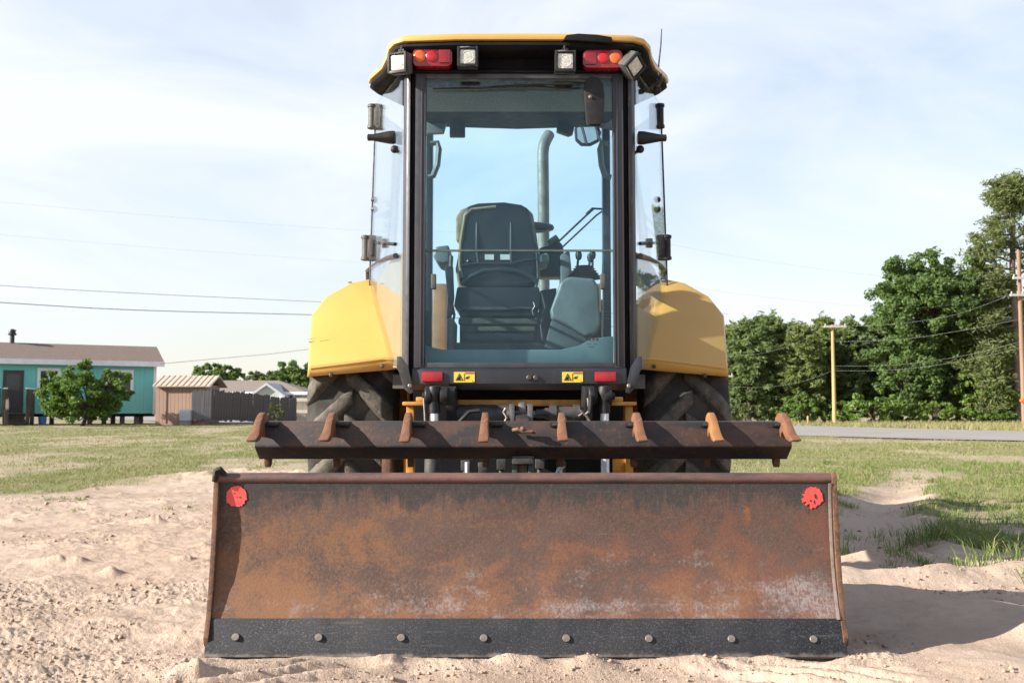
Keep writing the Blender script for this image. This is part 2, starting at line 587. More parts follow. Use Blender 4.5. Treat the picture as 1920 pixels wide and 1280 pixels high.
# remains of black paint along the top
pt = t.math('ADD', t.math('ADD', Z, t.math('MULTIPLY', t.math('SUBTRACT', streak, 0.5), 0.26)), t.math('MULTIPLY', t.math('SUBTRACT', med, 0.5), 0.24))
pt = t.rng(pt, 0.480, 0.535, 0, 0.90)
c = t.mix(pt, c, t.mix(t.rng(fine, 0.4, 0.7), (0.020, 0.024, 0.030), (0.045, 0.045, 0.048)))
dr = t.math('MULTIPLY', t.rng(t.math('ABSOLUTE', t.math('SUBTRACT', X, 0.765)), 0.002, 0.017, 1, 0), t.rng(t.math('ABSOLUTE', t.math('SUBTRACT', Z, 0.465)), 0.010, 0.050, 0.9, 0))
c = t.mix(t.math('MULTIPLY', dr, t.rng(fine, 0.30, 0.62, 0.2, 0.95)), c, (0.30, 0.088, 0.022))
c = t.mix(t.rng(grain, 0.42, 0.72, 0, 0.45), c, t.mix(1.0, c, (0.65, 0.62, 0.62), 'MULTIPLY'))
sc_ = t.rng(t.noise(1.6, 3, 0.6, t.coord((1.2, 1, 75), (0, 0.06, 0))), 0.66, 0.70, 0, 0.22)
c = t.mix(sc_, c, (0.26, 0.20, 0.17))
# light dusty run marks
c = t.mix(t.rng(streak, 0.60, 0.74, 0, 0.28), c, (0.22, 0.155, 0.115))
c = t.mix(0.10, c, (0.30, 0.24, 0.20))
t.bump(t.noise(120, 4, 0.7), 0.28, 0.004)
M['mold'] = t.done(c, t.rng(sv, 0, 1, 0.72, 0.5), 0.05, 0.25)

t = NT('rusted_steel')
med = t.noise(9, 7, 0.7)
fine = t.noise(70, 4, 0.75)
c = t.mix(t.rng(med, 0.38, 0.62), (0.09, 0.05, 0.034), (0.17, 0.095, 0.06))
c = t.mix(t.rng(fine, 0.45, 0.7), c, (0.25, 0.115, 0.055))
t.bump(fine, 0.3, 0.004)
M['rust'] = t.done(c, 0.68, 0.1, 0.35)
t = NT('painted_bar_rusting')
med = t.noise(7, 7, 0.7, t.coord((0.7, 1, 1.5)))
fine = t.noise(60, 5, 0.75, t.coord((1, 1, 0.5)))
c = t.mix(t.rng(med, 0.40, 0.62), (0.032, 0.030, 0.033), (0.080, 0.046, 0.035))
c = t.mix(t.rng(fine, 0.54, 0.72, 0, 0.7), c, (0.17, 0.080, 0.048))
t.bump(fine, 0.2, 0.003)
M['bar'] = t.done(c, 0.6, 0.05, 0.3)
t = NT('rusty_tooth')
med = t.noise(14, 6, 0.7)
c = t.mix(t.rng(med, 0.36, 0.62), (0.23, 0.105, 0.055), (0.155, 0.075, 0.045))
c = t.mix(t.rng(t.noise(60, 4, 0.7), 0.5, 0.7, 0, 0.6), c, (0.40, 0.20, 0.10))
t.bump(med, 0.35, 0.005)
M['tooth'] = t.done(c, 0.66, 0.1, 0.35)
M['tooth_orange'] = surf('orange_rust_tooth', (0.34, 0.155, 0.05), (0.25, 0.10, 0.04), 14, 0.65, bump=0.3, bscale=60)
t = NT('cutting_edge_steel')
n = t.noise(5, 6, 0.7)
sp = t.noise(210, 3, 0.7)
sp2 = t.noise(90, 4, 0.75)
c = t.mix(t.rng(n, 0.35, 0.65), (0.022, 0.024, 0.030), (0.040, 0.040, 0.044))
c = t.mix(t.math('MULTIPLY', t.rng(sp, 0.52, 0.66, 0, 0.8), t.rng(t.noise(3.3, 5, 0.7), 0.3, 0.6, 0.15, 0.8)), c, (0.15, 0.148, 0.148))
c = t.mix(t.rng(sp2, 0.64, 0.74, 0, 0.5), c, (0.17, 0.11, 0.08))
t.bump(sp2, 0.3, 0.003)
c = t.mix(t.rng(t.noise(4, 6, 0.7, t.coord((0.6, 1, 9))), 0.58, 0.72, 0, 0.5), c, (0.17, 0.16, 0.155))
Xe, Ye, Ze = t.sep()
c = t.mix(t.rng(t.math('ADD', Ze, t.math('MULTIPLY', t.noise(14, 5, 0.7), 0.05)), 0.030, 0.050, 0.75, 0.0), c, (0.26, 0.24, 0.225))
M['edge'] = t.done(c, 0.68, 0.0, 0.22)
M['red_spray'] = surf('red_spray_paint', (0.90, 0.10, 0.085), (0.80, 0.075, 0.065), 25, 0.5)

# landscape
t = NT('sandy_soil')
g = t.attr('grassy')
w = t.attr('moist')
n1 = t.noise(1.3, 6, 0.65)
n2 = t.noise(22, 5, 0.7)
n3 = t.noise(140, 3, 0.7)
c = t.mix(t.rng(n1, 0.35, 0.65), (0.55, 0.425, 0.33), (0.50, 0.375, 0.285))
c = t.mix(t.rng(n2, 0.45, 0.70, 0, 0.6), c, (0.42, 0.295, 0.21))
c = t.mix(t.rng(n3, 0.30, 0.75, 0, 0.35), c, (0.60, 0.47, 0.37))
c = t.mix(t.rng(w, 0, 1, 0, 0.55), c, (0.30, 0.215, 0.15))
gn = t.noise(0.9, 6, 0.75, t.coord((1.2, 0.5, 1)))
gc = t.mix(t.rng(gn, 0.40, 0.60), (0.205, 0.215, 0.085), (0.305, 0.265, 0.135))
gc = t.mix(t.rng(t.noise(7, 5, 0.7), 0.45, 0.7, 0, 0.7), gc, (0.155, 0.185, 0.06))
c = t.mix(t.math('MULTIPLY', g, t.rng(t.noise(3.1, 6, 0.75), 0.30, 0.55, 0.6, 1.0)), c, gc)
bh = t.math('ADD', t.math('MULTIPLY', t.noise(45, 5, 0.7), 0.6), t.math('MULTIPLY', n3, 0.5))
t.bump(bh, 0.75, 0.012)
M['ground'] = t.done(c, 0.95, 0, 0.15)
t = NT('old_asphalt')
n = t.noise(0.6, 6, 0.65, t.coord((1, 1, 1)))
c = t.mix(t.rng(n, 0.35, 0.65), (0.36, 0.325, 0.30), (0.31, 0.28, 0.26))
c = t.mix(t.rng(t.noise(9, 5, 0.7), 0.5, 0.72, 0, 0.5), c, (0.25, 0.225, 0.205))
M['road'] = t.done(c, 0.9, 0, 0.2)
M['road_dark'] = surf('tar_patch', (0.08, 0.078, 0.075), (0.11, 0.1, 0.1), 3, 0.9)

def grass_mat(name, a, b, d):
    t = NT(name)
    i = t.island()
    col = t.mix(t.rng(i, 0, 0.65, 0, 1, False), a, b)
    col = t.mix(t.rng(i, 0.68, 0.95, 0, 1), col, d)
    t.done(col, 0.6, 0, 0.2)
    tl = t.n.new('ShaderNodeBsdfTranslucent')
    t.setv(tl.inputs['Color'], col)
    mx = t.n.new('ShaderNodeMixShader')
    mx.inputs[0].default_value = 0.35
    t.l.new(t.b.outputs[0], mx.inputs[1])
    t.l.new(tl.outputs[0], mx.inputs[2])
    t.l.new(mx.outputs[0], t.out.inputs['Surface'])
    return t.mat
M['grass'] = grass_mat('lawn_grass', (0.19, 0.225, 0.070), (0.28, 0.295, 0.105), (0.44, 0.37, 0.20))
M['tuft'] = grass_mat('tall_green_grass', (0.13, 0.21, 0.05), (0.21, 0.29, 0.075), (0.36, 0.33, 0.14))
M['verge'] = grass_mat('dry_verge_grass', (0.36, 0.32, 0.15), (0.28, 0.29, 0.11), (0.46, 0.38, 0.2))
M['pine'] = leaf_mat('pine_needles', (0.145, 0.205, 0.088), (0.215, 0.285, 0.115), (0.17, 0.23, 0.095), 0.47)
M['pine2'] = leaf_mat('tall_pine_needles', (0.15, 0.19, 0.075), (0.215, 0.255, 0.10), (0.17, 0.20, 0.085), 0.42)
M['oak'] = leaf_mat('broad_leaves', (0.115, 0.19, 0.058), (0.18, 0.255, 0.078), (0.13, 0.195, 0.062), 0.42)
M['light_leaf'] = leaf_mat('bright_leaves', (0.155, 0.25, 0.055), (0.22, 0.31, 0.075), (0.13, 0.21, 0.05), 0.36, 1.5)
M['bush'] = leaf_mat('bush_leaves', (0.11, 0.20, 0.045), (0.18, 0.27, 0.062), (0.13, 0.21, 0.05), 0.35, 1.2)
M['grey_leaf'] = leaf_mat('dusty_green_leaves', (0.11, 0.15, 0.07), (0.16, 0.2, 0.1), (0.1, 0.14, 0.06), 0.3, 1.2)
M['bark'] = surf('pine_bark', (0.27, 0.20, 0.16), (0.155, 0.11, 0.085), 5, 0.9, bump=0.5, bscale=8, stretch=(1, 1, 0.25))
M['dark_bark'] = surf('dark_bark', (0.15, 0.115, 0.085), (0.08, 0.062, 0.048), 5, 0.9, stretch=(1, 1, 0.25))
M['pole_wood'] = surf('yellow_pole_wood', (0.52, 0.36, 0.16), (0.42, 0.28, 0.12), 4, 0.8, stretch=(1, 1, 0.1))
M['pole_brown'] = surf('brown_pole_wood', (0.30, 0.19, 0.12), (0.23, 0.14, 0.09), 4, 0.8, stretch=(1, 1, 0.1))
M['pale_arm'] = surf('weathered_crossarm', (0.55, 0.53, 0.48), (0.45, 0.43, 0.38), 5, 0.8)
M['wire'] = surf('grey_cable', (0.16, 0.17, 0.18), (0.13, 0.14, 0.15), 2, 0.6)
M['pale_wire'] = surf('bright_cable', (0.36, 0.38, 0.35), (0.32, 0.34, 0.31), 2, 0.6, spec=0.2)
t = NT('teal_siding')
n = t.noise(1.2, 5)
c = t.mix(t.rng(n, 0.3, 0.7), (0.21, 0.68, 0.66), (0.19, 0.62, 0.61))
M['teal'] = t.done(c, 0.6, 0, 0.4)
M['white_trim'] = surf('white_trim_paint', (0.95, 0.96, 0.98), (0.85, 0.86, 0.88), 3, 0.6)
M['cream_trim'] = surf('dull_white_trim', (0.55, 0.56, 0.57), (0.48, 0.49, 0.5), 3, 0.7)
M['shingle'] = surf('brown_shingles', (0.215, 0.155, 0.125), (0.155, 0.115, 0.095), 9, 0.95, bump=0.4, bscale=14)
M['shingle_pale'] = surf('pale_brown_shingles', (0.26, 0.205, 0.17), (0.20, 0.16, 0.135), 7, 0.95)
M['door_dark'] = surf('dark_door_paint', (0.028, 0.026, 0.030), (0.04, 0.036, 0.038), 4, 0.45)
M['window_dark'] = surf('dark_window_pane', (0.022, 0.024, 0.028), (0.035, 0.036, 0.04), 2, 0.08, spec=0.6)
M['black_pipe'] = surf('black_stove_pipe', (0.02, 0.022, 0.026), (0.035, 0.035, 0.04), 6, 0.5)
M['deck_wood'] = surf('dark_deck_wood', (0.115, 0.085, 0.07), (0.07, 0.052, 0.045), 6, 0.85, stretch=(1, 1, 0.2))
M['block'] = surf('concrete_block', (0.36, 0.34, 0.31), (0.28, 0.26, 0.24), 8, 0.95)
M['bucket'] = surf('blue_bucket_plastic', (0.10, 0.28, 0.62), (0.08, 0.22, 0.5), 5, 0.5)
M['tan'] = surf('tan_shed_board', (0.45, 0.29, 0.215), (0.39, 0.25, 0.19), 2, 0.8, stretch=(1, 1, 0.2))
M['shed_roof'] = surf('cream_metal_roof', (0.60, 0.49, 0.38), (0.50, 0.40, 0.31), 3, 0.5)
M['fence'] = surf('weathered_grey_picket', (0.135, 0.115, 0.108), (0.075, 0.062, 0.060), 3.5, 0.9, stretch=(6, 6, 0.5))
M['fence_pale'] = surf('pale_grey_picket', (0.215, 0.205, 0.21), (0.14, 0.13, 0.135), 3.5, 0.9, stretch=(6, 6, 0.5))
M['cream'] = surf('cream_fence_board', (0.66, 0.55, 0.43), (0.58, 0.48, 0.37), 3, 0.8)
M['siding_grey'] = surf('pale_grey_siding', (0.52, 0.55, 0.50), (0.45, 0.48, 0.44), 3, 0.7)
M['orange_tape'] = surf('orange_tape', (0.9, 0.16, 0.04), (0.8, 0.13, 0.03), 5, 0.6)
M['clod'] = surf('sandy_clod', (0.45, 0.325, 0.24), (0.37, 0.26, 0.185), 14, 0.95, bump=0.3, bscale=120)

# ------------------------------------------------------------------ terrain
def _hash(ix, iy, s):
    n = (ix * 374761393 + iy * 668265263 + s * 144269504) & 0xffffffff
    n = ((n ^ (n >> 13)) * 1274126177) & 0xffffffff
    return ((n ^ (n >> 16)) & 0xffff) / 65535.0


def vnoise(x, y, s=0):
    ix, iy = np.floor(x).astype(np.int64), np.floor(y).astype(np.int64)
    fx, fy = x - ix, y - iy
    fx, fy = fx * fx * fx * (fx * (fx * 6 - 15) + 10), fy * fy * fy * (fy * (fy * 6 - 15) + 10)
    a, b = _hash(ix, iy, s), _hash(ix + 1, iy, s)
    c, d = _hash(ix, iy + 1, s), _hash(ix + 1, iy + 1, s)
    return (a + (b - a) * fx) * (1 - fy) + (c + (d - c) * fx) * fy


def fbm(x, y, s=0, o=4, g=0.5):
    r, a, t = 0, 1.0, 0
    for i in range(o):
        r = r + a * vnoise(x * 2 ** i + 17.3 * i, y * 2 ** i - 9.1 * i, s + i)
        t += a
        a *= g
    return r / t


def sst(x, a, b):
    q = np.clip((x - a) / (b - a), 0, 1)
    return q * q * (3 - 2 * q)


def seg_dist(x, y, pts):
    d = np.full(x.shape, 1e9)
    for (x0, y0), (x1, y1) in zip(pts[:-1], pts[1:]):
        q = np.clip(((x - x0) * (x1 - x0) + (y - y0) * (y1 - y0)) / ((x1 - x0) ** 2 + (y1 - y0) ** 2), 0, 1)
        d = np.minimum(d, np.hypot(x - x0 - q * (x1 - x0), y - y0 - q * (y1 - y0)))
    return d


ROAD = [(-60.0, 100.0), (-60.0, 160.0), (17.7, 60.0), (20.2, 38.5), (34.0, 14.0), (60.0, -30.0), (44.0, -40.0), (12.65, 24.1), (8.85, 30.0)]


def base_z(x, y):
    x, y = np.asarray(x, float), np.asarray(y, float)
    return -0.0075 * np.clip(y - 25, 0, 70) * sst(x, -4, 6)


TRACK = [(2.0, 5.6), (2.75, 7.6), (4.0, 10.2), (5.6, 13.4), (6.6, 15.2)]


def grassy(x, y):
    x, y = np.asarray(x, float), np.asarray(y, float)
    yb = np.interp(x, [-30, -8, -4.5, -3.2, -2.2, 0, 1.6, 2.6, 4, 20], [8.4, 8.7, 9.7, 12.0, 12.5, 12, 9.2, 7.6, 6.4, 5.6])
    wob = (fbm(x * 0.8, y * 0.8, 11, 4) - 0.5) * 3.0
    g = sst(y + wob, yb - 0.9, yb + 0.9)
    lone = sst(fbm(x * 1.1, y * 1.1, 91, 3), 0.60, 0.70) * sst(y, 4.4, 5.6) * sst(x, 1.5, 2.2) * (1 - sst(y, 9, 11))
    g = np.maximum(g, lone * 0.8)
    d = seg_dist(x, y, TRACK) + (fbm(x * 1.7, y * 1.7, 5, 3) - 0.5) * 0.5
    wd = np.interp(y, [5, 8, 16], [0.70, 0.42, 0.22])
    g = g * (1 - (1 - sst(d, wd * 0.55, wd * 1.15)) * (1 - sst(y, 9.5, 14)))
    patch = sst(fbm(x * 0.75, y * 0.32, 31, 5, 0.6), 0.34, 0.50)
    return g * (0.45 + 0.55 * patch)


def bumpz(x, y, cx, cy, sx, sy, h, ang=0.0):
    c, s = math.cos(ang), math.sin(ang)
    dx, dy = x - cx, y - cy
    u, w = (dx * c + dy * s) / sx, (-dx * s + dy * c) / sy
    return h * np.exp(-(u * u + w * w))


def ground_z(x, y, fine=True):
    x, y = np.asarray(x, float), np.asarray(y, float)
    r = np.hypot(x, y)
    g = grassy(x, y)
    sand = 1 - g
    z = base_z(x, y)
    fade = 1 - sst(r, 20, 45)
    z = z + fade * 0.05 * (fbm(x * 0.45, y * 0.45, 3, 3) - 0.5)
    near = 1 - sst(r, 9, 22)
    n1 = fbm(x * 1.9, y * 2.6, 7, 4)
    z = z + near * (0.35 + 0.65 * sand) * 0.030 * (n1 - 0.5)
    if fine:
        lump = np.clip(fbm(x * 4.6, y * 6.4, 23, 4) - 0.55, 0, 1)
        z = z + near * sand * 0.038 * lump * (1 - 0.6 * sst(x, 0.9, 1.3))
        z = z + near * (0.4 + 0.6 * sand) * 0.015 * (fbm(x * 13, y * 17, 41, 3) - 0.5) * (1 - 0.6 * sst(x, -1.15, -0.9) * (1 - sst(y, 5, 6.5)))
        # loose grains, stronger in patches
        pat = (0.35 + 0.9 * sst(fbm(x * 1.4, y * 1.6, 57, 3), 0.35, 0.62)) * (1 - 0.65 * sst(x, -1.15, -0.9) * (1 - sst(y, 4.5, 6)))
        z = z + (1 - sst(r, 6, 15)) * sand * pat * 0.0085 * (fbm(x * 60, y * 60, 61, 2, 0.7) - 0.5)
        z = z + (1 - sst(r, 4, 9)) * sand * pat * 0.006 * (vnoise(x * 110 + y * 31, y * 110 - x * 31, 67) - 0.5)
    # small clods thrown up on the left
    cn = 0.15 + 1.7 * fbm(x * 22, y * 22, 71, 4, 0.65)
    for cx, cy, sx, sy, h in CLODS:
        k = (np.abs(x - cx) < 3 * sx) & (np.abs(y - cy) < 3 * sy)
        if k.any():
            z[k] += bumpz(x[k], y[k], cx, cy, sx, sy, h) * cn[k]
    # pile behind the box on the left
    z = z + bumpz(x, y, -3.35, 11.6, 0.95, 0.55, 0.09) * (0.5 + fbm(x * 7, y * 7, 73, 3))
    z = z + bumpz(x, y, -2.4, 11.2, 0.6, 0.4, 0.07) * (0.5 + fbm(x * 7, y * 7, 74, 3))
    # windrow and ruts on the right
    wz = seg_dist(x, y, [(1.25, 4.55), (1.9, 4.62), (2.5, 4.72), (3.4, 4.85)])
    z = z + 0.10 * np.exp(-(wz / 0.20) ** 2) * (0.55 + 0.9 * fbm(x * 3.1, y * 3.1, 83, 3))
    z = z + bumpz(x, y, 1.75, 3.95, 0.28, 0.16, 0.07) * (0.6 + 0.8 * fbm(x * 5, y * 5, 85, 3))
    z = z + bumpz(x, y, 2.3, 3.75, 0.5, 0.2, 0.05)
    z = z + 0.045 * (fbm(x * 2.7, y * 3.6, 89, 3) - 0.5) * sst(x, 0.95, 1.35) * (1 - sst(y, 6, 9))
    for pts, wd_, hh in (([(1.2, 4.25), (1.7, 4.32), (2.1, 4.25)], 0.10, 0.05), ([(1.5, 5.0), (2.1, 5.1), (2.6, 5.0)], 0.14, 0.06), ([(1.9, 3.62), (2.6, 3.9)], 0.14, 0.04)):
        z = z + hh * np.exp(-(seg_dist(x, y, pts) / wd_) ** 2) * (0.5 + fbm(x * 2.3, y * 2.3, 88, 2))
    d = seg_dist(x, y, TRACK)
    z = z - 0.055 * np.exp(-(d / 0.22) ** 2) * (1 - sst(y, 9, 14)) * (1 - sst(x, 3.5, 6))
    z = z + 0.05 * np.exp(-((d - 0.42) / 0.16) ** 2) * (1 - sst(y, 8, 12)) * (0.3 + 1.3 * fbm(x * 3.7, y * 3.7, 87, 3))
    # low heaps against the cutting edge
    lip = np.exp(-((y - 3.235) / 0.045) ** 2) * sst(x, -1.3, -1.0) * (1 - sst(x, 1.02, 1.25))
    z = z + lip * 0.035 * np.clip(fbm(x * 3.4 + 1.7, y * 1.0, 95, 3) - 0.47, 0, 1) / 0.3
    for cx, w, h in ((-0.40, 0.05, 0.030), (0.24, 0.085, 0.035), (0.62, 0.10, 0.022), (-0.16, 0.16, 0.014)):
        z = z + bumpz(x, y, cx, 3.2, w, 0.07, h) * (0.6 + 0.8 * fbm(x * 20, y * 20, 97, 3))
    # tread prints in front of the box
    for cx, cy, rx, ry, an, per in ((-0.70, 3.07, 0.36, 0.15, 0.42, 0.090), (0.95, 3.06, 0.26, 0.14, -0.45, 0.10), (1.18, 3.42, 0.10, 0.22, 0.0, 0.07)):
        m = np.exp(-(((x - cx) / rx) ** 4 + ((y - cy) / ry) ** 4))
        q = (-(x - cx) * math.sin(an) + (y - cy) * math.cos(an)) / per + 0.6 * (fbm(x * 5, y * 5, 99, 3) - 0.5)
        z = z + m * 0.027 * (np.clip(np.sin(q * 2 * math.pi) * 1.6, -1, 1) * (0.5 + 0.7 * fbm(x * 6, y * 6, 98, 2)))
    return z


rc = np.random.default_rng(21)
CLODS = [(-2.02, 4.98, 0.07, 0.04, 0.035), (-1.82, 6.55, 0.10, 0.06, 0.05), (-2.6, 7.0, 0.20, 0.04, 0.035), (-2.55, 4.45, 0.07, 0.04, 0.02),
         (-0.98, 3.05, 0.05, 0.03, 0.03), (-2.5, 9.7, 0.5, 0.1, 0.05), (-1.5, 8.6, 0.2, 0.08, 0.06), (-2.4, 5.3, 0.15, 0.05, 0.03)]
for i in range(70):
    yy = rc.uniform(3.0, 10)
    xx = rc.uniform(-0.62, -0.30) * yy if rc.random() < 0.75 else rc.uniform(0.4, 0.6) * yy
    sz = rc.uniform(0.02, 0.06)
    CLODS.append((xx, yy, sz * rc.uniform(1, 2.2), sz * 0.8, sz * rc.uniform(0.3, 0.6)))


def polar_ground():
    a = np.concatenate([np.linspace(-180, -75, 14, endpoint=False), np.linspace(-75, -34, 60, endpoint=False),
                        np.linspace(-34, 34, 860, endpoint=False), np.linspace(34, 75, 60, endpoint=False), np.linspace(75, 180, 14, endpoint=False)])
    r = np.concatenate([np.geomspace(0.05, 2.4, 12, endpoint=False), np.geomspace(2.4, 13, 430, endpoint=False),
                        np.geomspace(13, 110, 110, endpoint=False), np.geomspace(110, 2500, 16)])
    A, Rr = np.meshgrid(np.radians(a), r)
    x, y = (Rr * np.sin(A)).ravel(), (Rr * np.cos(A)).ravel()
    z = ground_z(x, y)
    nr, na = Rr.shape
    idx = np.arange(nr * na).reshape(nr, na)
    nx = np.roll(idx, -1, axis=1)
    f = np.stack([idx[:-1], nx[:-1], nx[1:], idx[1:]], -1).reshape(-1, 4)[:, ::-1]
    verts = np.stack([x, y, z], 1)
    c = len(verts)
    verts = np.vstack([verts, [0, 0, 0]])
    f = np.vstack([f, np.stack([nx[0], idx[0], np.full(na, c), np.full(na, c)], 1)])
    g = np.append(grassy(x, y), 0)
    mo = np.append(sst(fbm(x * 0.9, y * 1.4, 51, 4), 0.56, 0.75) * 0.6, 0)
    f3 = f[-na:, :3]
    f4 = f[:-na]
    me_o = npmesh('ground', verts, f4, M['ground'], attrs={'grassy': g, 'moist': mo}, smooth=True)
    return me_o


ground = tag(polar_ground(), 'pale sandy soil turning to patchy lawn further back', kind='structure')


def inside(px, py, poly):
    r = np.zeros(px.shape, bool)
    j = len(poly) - 1
    for i in range(len(poly)):
        xi, yi = poly[i]
        xj, yj = poly[j]
        r ^= ((yi > py) != (yj > py)) & (px < (xj - xi) * (py - yi) / (yj - yi + 1e-12) + xi)
        j = i
    return r


def road_sheet():
    """gridded sheet over the road outline, following the terrain"""
    bm = bmesh.new()
    vs = [bm.verts.new((p[0], p[1], 0)) for p in ROAD]
    bm.faces.new(vs)
    for ax, lo, hi, st in (((1, 0, 0), -58, 60, 4.0), ((0, 1, 0), -38, 156, 4.0)):
        q = lo
        while q < hi:
            bmesh.ops.bisect_plane(bm, geom=bm.verts[:] + bm.edges[:] + bm.faces[:], plane_co=Vector(ax) * q, plane_no=ax)
            q += st
    co = np.array([v.co[:] for v in bm.verts])
    z = ground_z(co[:, 0], co[:, 1], False) + 0.03
    for v, h in zip(bm.verts, z):
        v.co.z = h
    bmesh.ops.recalc_face_normals(bm, faces=bm.faces)
    me = bpy.data.meshes.new('road')
    bm.to_mesh(me)
    bm.free()
    if me.polygons[0].normal.z < 0:
        me.flip_normals()
    me.materials.append(M['road'])
    o = bpy.data.objects.new('road', me)
    COL.objects.link(o)
    return tag(o, 'pale grey asphalt road in front of the wood', kind='structure')


road_sheet()


def gz(x, y):
    return float(ground_z(np.array([x]), np.array([y]))[0])


# grass ------------------------------------------------------------
def blades(x, y, z, h, w, lean, seed, seg2=True, dirs=None):
    """one bent blade per point; 4-vertex kite = 2 triangles"""
    rg = np.random.default_rng(seed)
    n = len(x)
    a = rg.uniform(0, 2 * np.pi, n)
    d = rg.uniform(0, 2 * np.pi, n) if dirs is None else dirs + rg.normal(0, 0.7, n)
    dx, dy = np.cos(a), np.sin(a)
    lx, ly = np.cos(d) * lean * h, np.sin(d) * lean * h
    p0 = np.stack([x - dx * w, y - dy * w, z - 0.01], 1)
    p1 = np.stack([x + dx * w, y + dy * w, z - 0.01], 1)
    tip = np.stack([x + lx, y + ly, z + h * (1 - 0.25 * lean)], 1)
    if not seg2:
        v = np.stack([p0, p1, tip], 1).reshape(-1, 3)
        return v, (np.arange(n) * 3)[:, None] + np.array([[0, 1, 2]])
    m0 = np.stack([x - dx * w * 0.75 + lx * 0.32, y - dy * w * 0.75 + ly * 0.32, z + h * 0.6], 1)
    m1 = np.stack([x + dx * w * 0.75 + lx * 0.32, y + dy * w * 0.75 + ly * 0.32, z + h * 0.6], 1)
    v = np.stack([p0, p1, m0, m1, tip], 1).reshape(-1, 3)
    f = (np.arange(n) * 5)[:, None, None] + np.array([[0, 1, 3], [0, 3, 2], [2, 3, 4]])[None]
    return v, f.reshape(-1, 3)


def in_view(n, y0, y1, pw, x_ext=1.12, seed=0):
    rg = np.random.default_rng(seed)
    q = rg.random(n)
    if abs(pw - 1) < 1e-6:
        y = y0 * (y1 / y0) ** q
    else:
        y = (y0 ** (1 - pw) + q * (y1 ** (1 - pw) - y0 ** (1 - pw))) ** (1 / (1 - pw))
    x = rg.uniform(-1, 1, n) * (0.5246 * x_ext * y + 0.8)
    return x, y


x, y = in_view(520000, 5.0, 52.0, 1.35, seed=3)
g = grassy(x, y)
keep = (RNG.random(len(x)) < g ** 1.3 * (0.25 + 0.75 * sst(fbm(x * 2.3, y * 0.9, 105, 4), 0.34, 0.58))) & ~inside(x, y, ROAD)
keep &= ~((np.abs(x - 0.035) < 1.0) & (y < 9))
x, y, g = x[keep], y[keep], g[keep]
h = RNG.uniform(0.018, 0.045, len(x)) * (0.7 + 0.7 * sst(fbm(x * 0.9, y * 0.9, 107, 3), 0.35, 0.7))
v, f = blades(x, y, ground_z(x, y, False), h, np.maximum(0.0022, 0.00042 * y), RNG.uniform(0.2, 1.0, len(x)), 5, False)
print('lawn blades', len(x))
tag(npmesh('lawn_grass', v, f, M['grass']), 'short patchy lawn grass spreading behind the machine', 'grass', kind='stuff')

# taller tufts on the right, in the tractor's shadow and along the rut
tx, ty, th, td = [], [], [], []
rt = np.random.default_rng(44)
spots = [(1.45, 5.6, 70, 0.15, 0.20), (1.62, 5.35, 60, 0.12, 0.2), (1.98, 5.05, 55, 0.10, 0.12), (2.15, 5.0, 30, 0.10, 0.12), (2.33, 4.75, 40, 0.10, 0.22), (2.45, 4.45, 50, 0.09, 0.22),
         (2.95, 4.45, 70, 0.14, 0.26), (3.15, 4.3, 60, 0.14, 0.24), (3.4, 4.4, 60, 0.2, 0.2), (2.5, 5.9, 170, 0.24, 0.24), (2.75, 5.75, 130, 0.22, 0.22), (3.1, 5.6, 120, 0.25, 0.18),
         (3.4, 5.4, 120, 0.3, 0.16), (2.1, 6.6, 80, 0.2, 0.14), (3.5, 5.0, 100, 0.3, 0.14), (-3.6, 7.9, 26, 0.18, 0.06), (-4.0, 8.9, 60, 0.25, 0.08), (-2.75, 8.0, 20, 0.12, 0.05)]
for cx, cy, n, s, hh in spots:
    left = int(n * 2.0)
    while left > 0:                  # a patch is made of several crowns
        k = min(left, int(rt.integers(9, 22)))
        left -= k
        ox, oy, hk = rt.normal(cx, s * 0.75), rt.normal(cy, s * 0.65), hh * rt.uniform(0.35, 1.0)
        px_, py_ = rt.normal(0, 0.018, k), rt.normal(0, 0.018, k)
        tx.append(ox + px_); ty.append(oy + py_); th.append(rt.uniform(0.4, 1.0, k) * hk); td.append(np.arctan2(py_, px_))
for i in range(900):
    yy = rt.uniform(5.2, 15)
    xx = rt.uniform(0.31, 0.6) * yy
    if grassy(np.array([xx]), np.array([yy]))[0] < 0.35: continue
    n = int(rt.integers(10, 26))
    px_, py_ = rt.normal(0, 0.03, n), rt.normal(0, 0.03, n)
    tx.append(xx + px_); ty.append(yy + py_); th.append(rt.uniform(0.3, 1.0, n) * rt.uniform(0.05, 0.12)); td.append(np.arctan2(py_, px_))
x, y, h = np.concatenate(tx), np.concatenate(ty), np.concatenate(th)
v, f = blades(x, y, ground_z(x, y), h, np.full(len(x), 0.0024), rt.uniform(0.35, 1.35, len(x)), 6, True, np.concatenate(td))
tag(npmesh('grass_tufts', v, f, M['tuft']), 'taller green grass tufts on the sand right of the box', 'grass', kind='stuff')

# dry verge along the far side of the road
x, y = in_view(60000, 36, 74, 0.3, 1.2, seed=8)
far_side = (x > 8) & (y > np.interp(x, [8, 17.7, 20.2, 34], [70, 60.3, 38.8, 15])) & ~inside(x, y, ROAD)
x, y = x[far_side], y[far_side]
h = RNG.uniform(0.12, 0.45, len(x))
v, f = blades(x, y, ground_z(x, y, False), h, np.full(len(x), 0.022), RNG.uniform(0.2, 0.8, len(x)), 9, False)
tag(npmesh('verge_grass', v, f, M['verge']), 'dry straw coloured grass along the far side of the road', 'grass', kind='stuff')

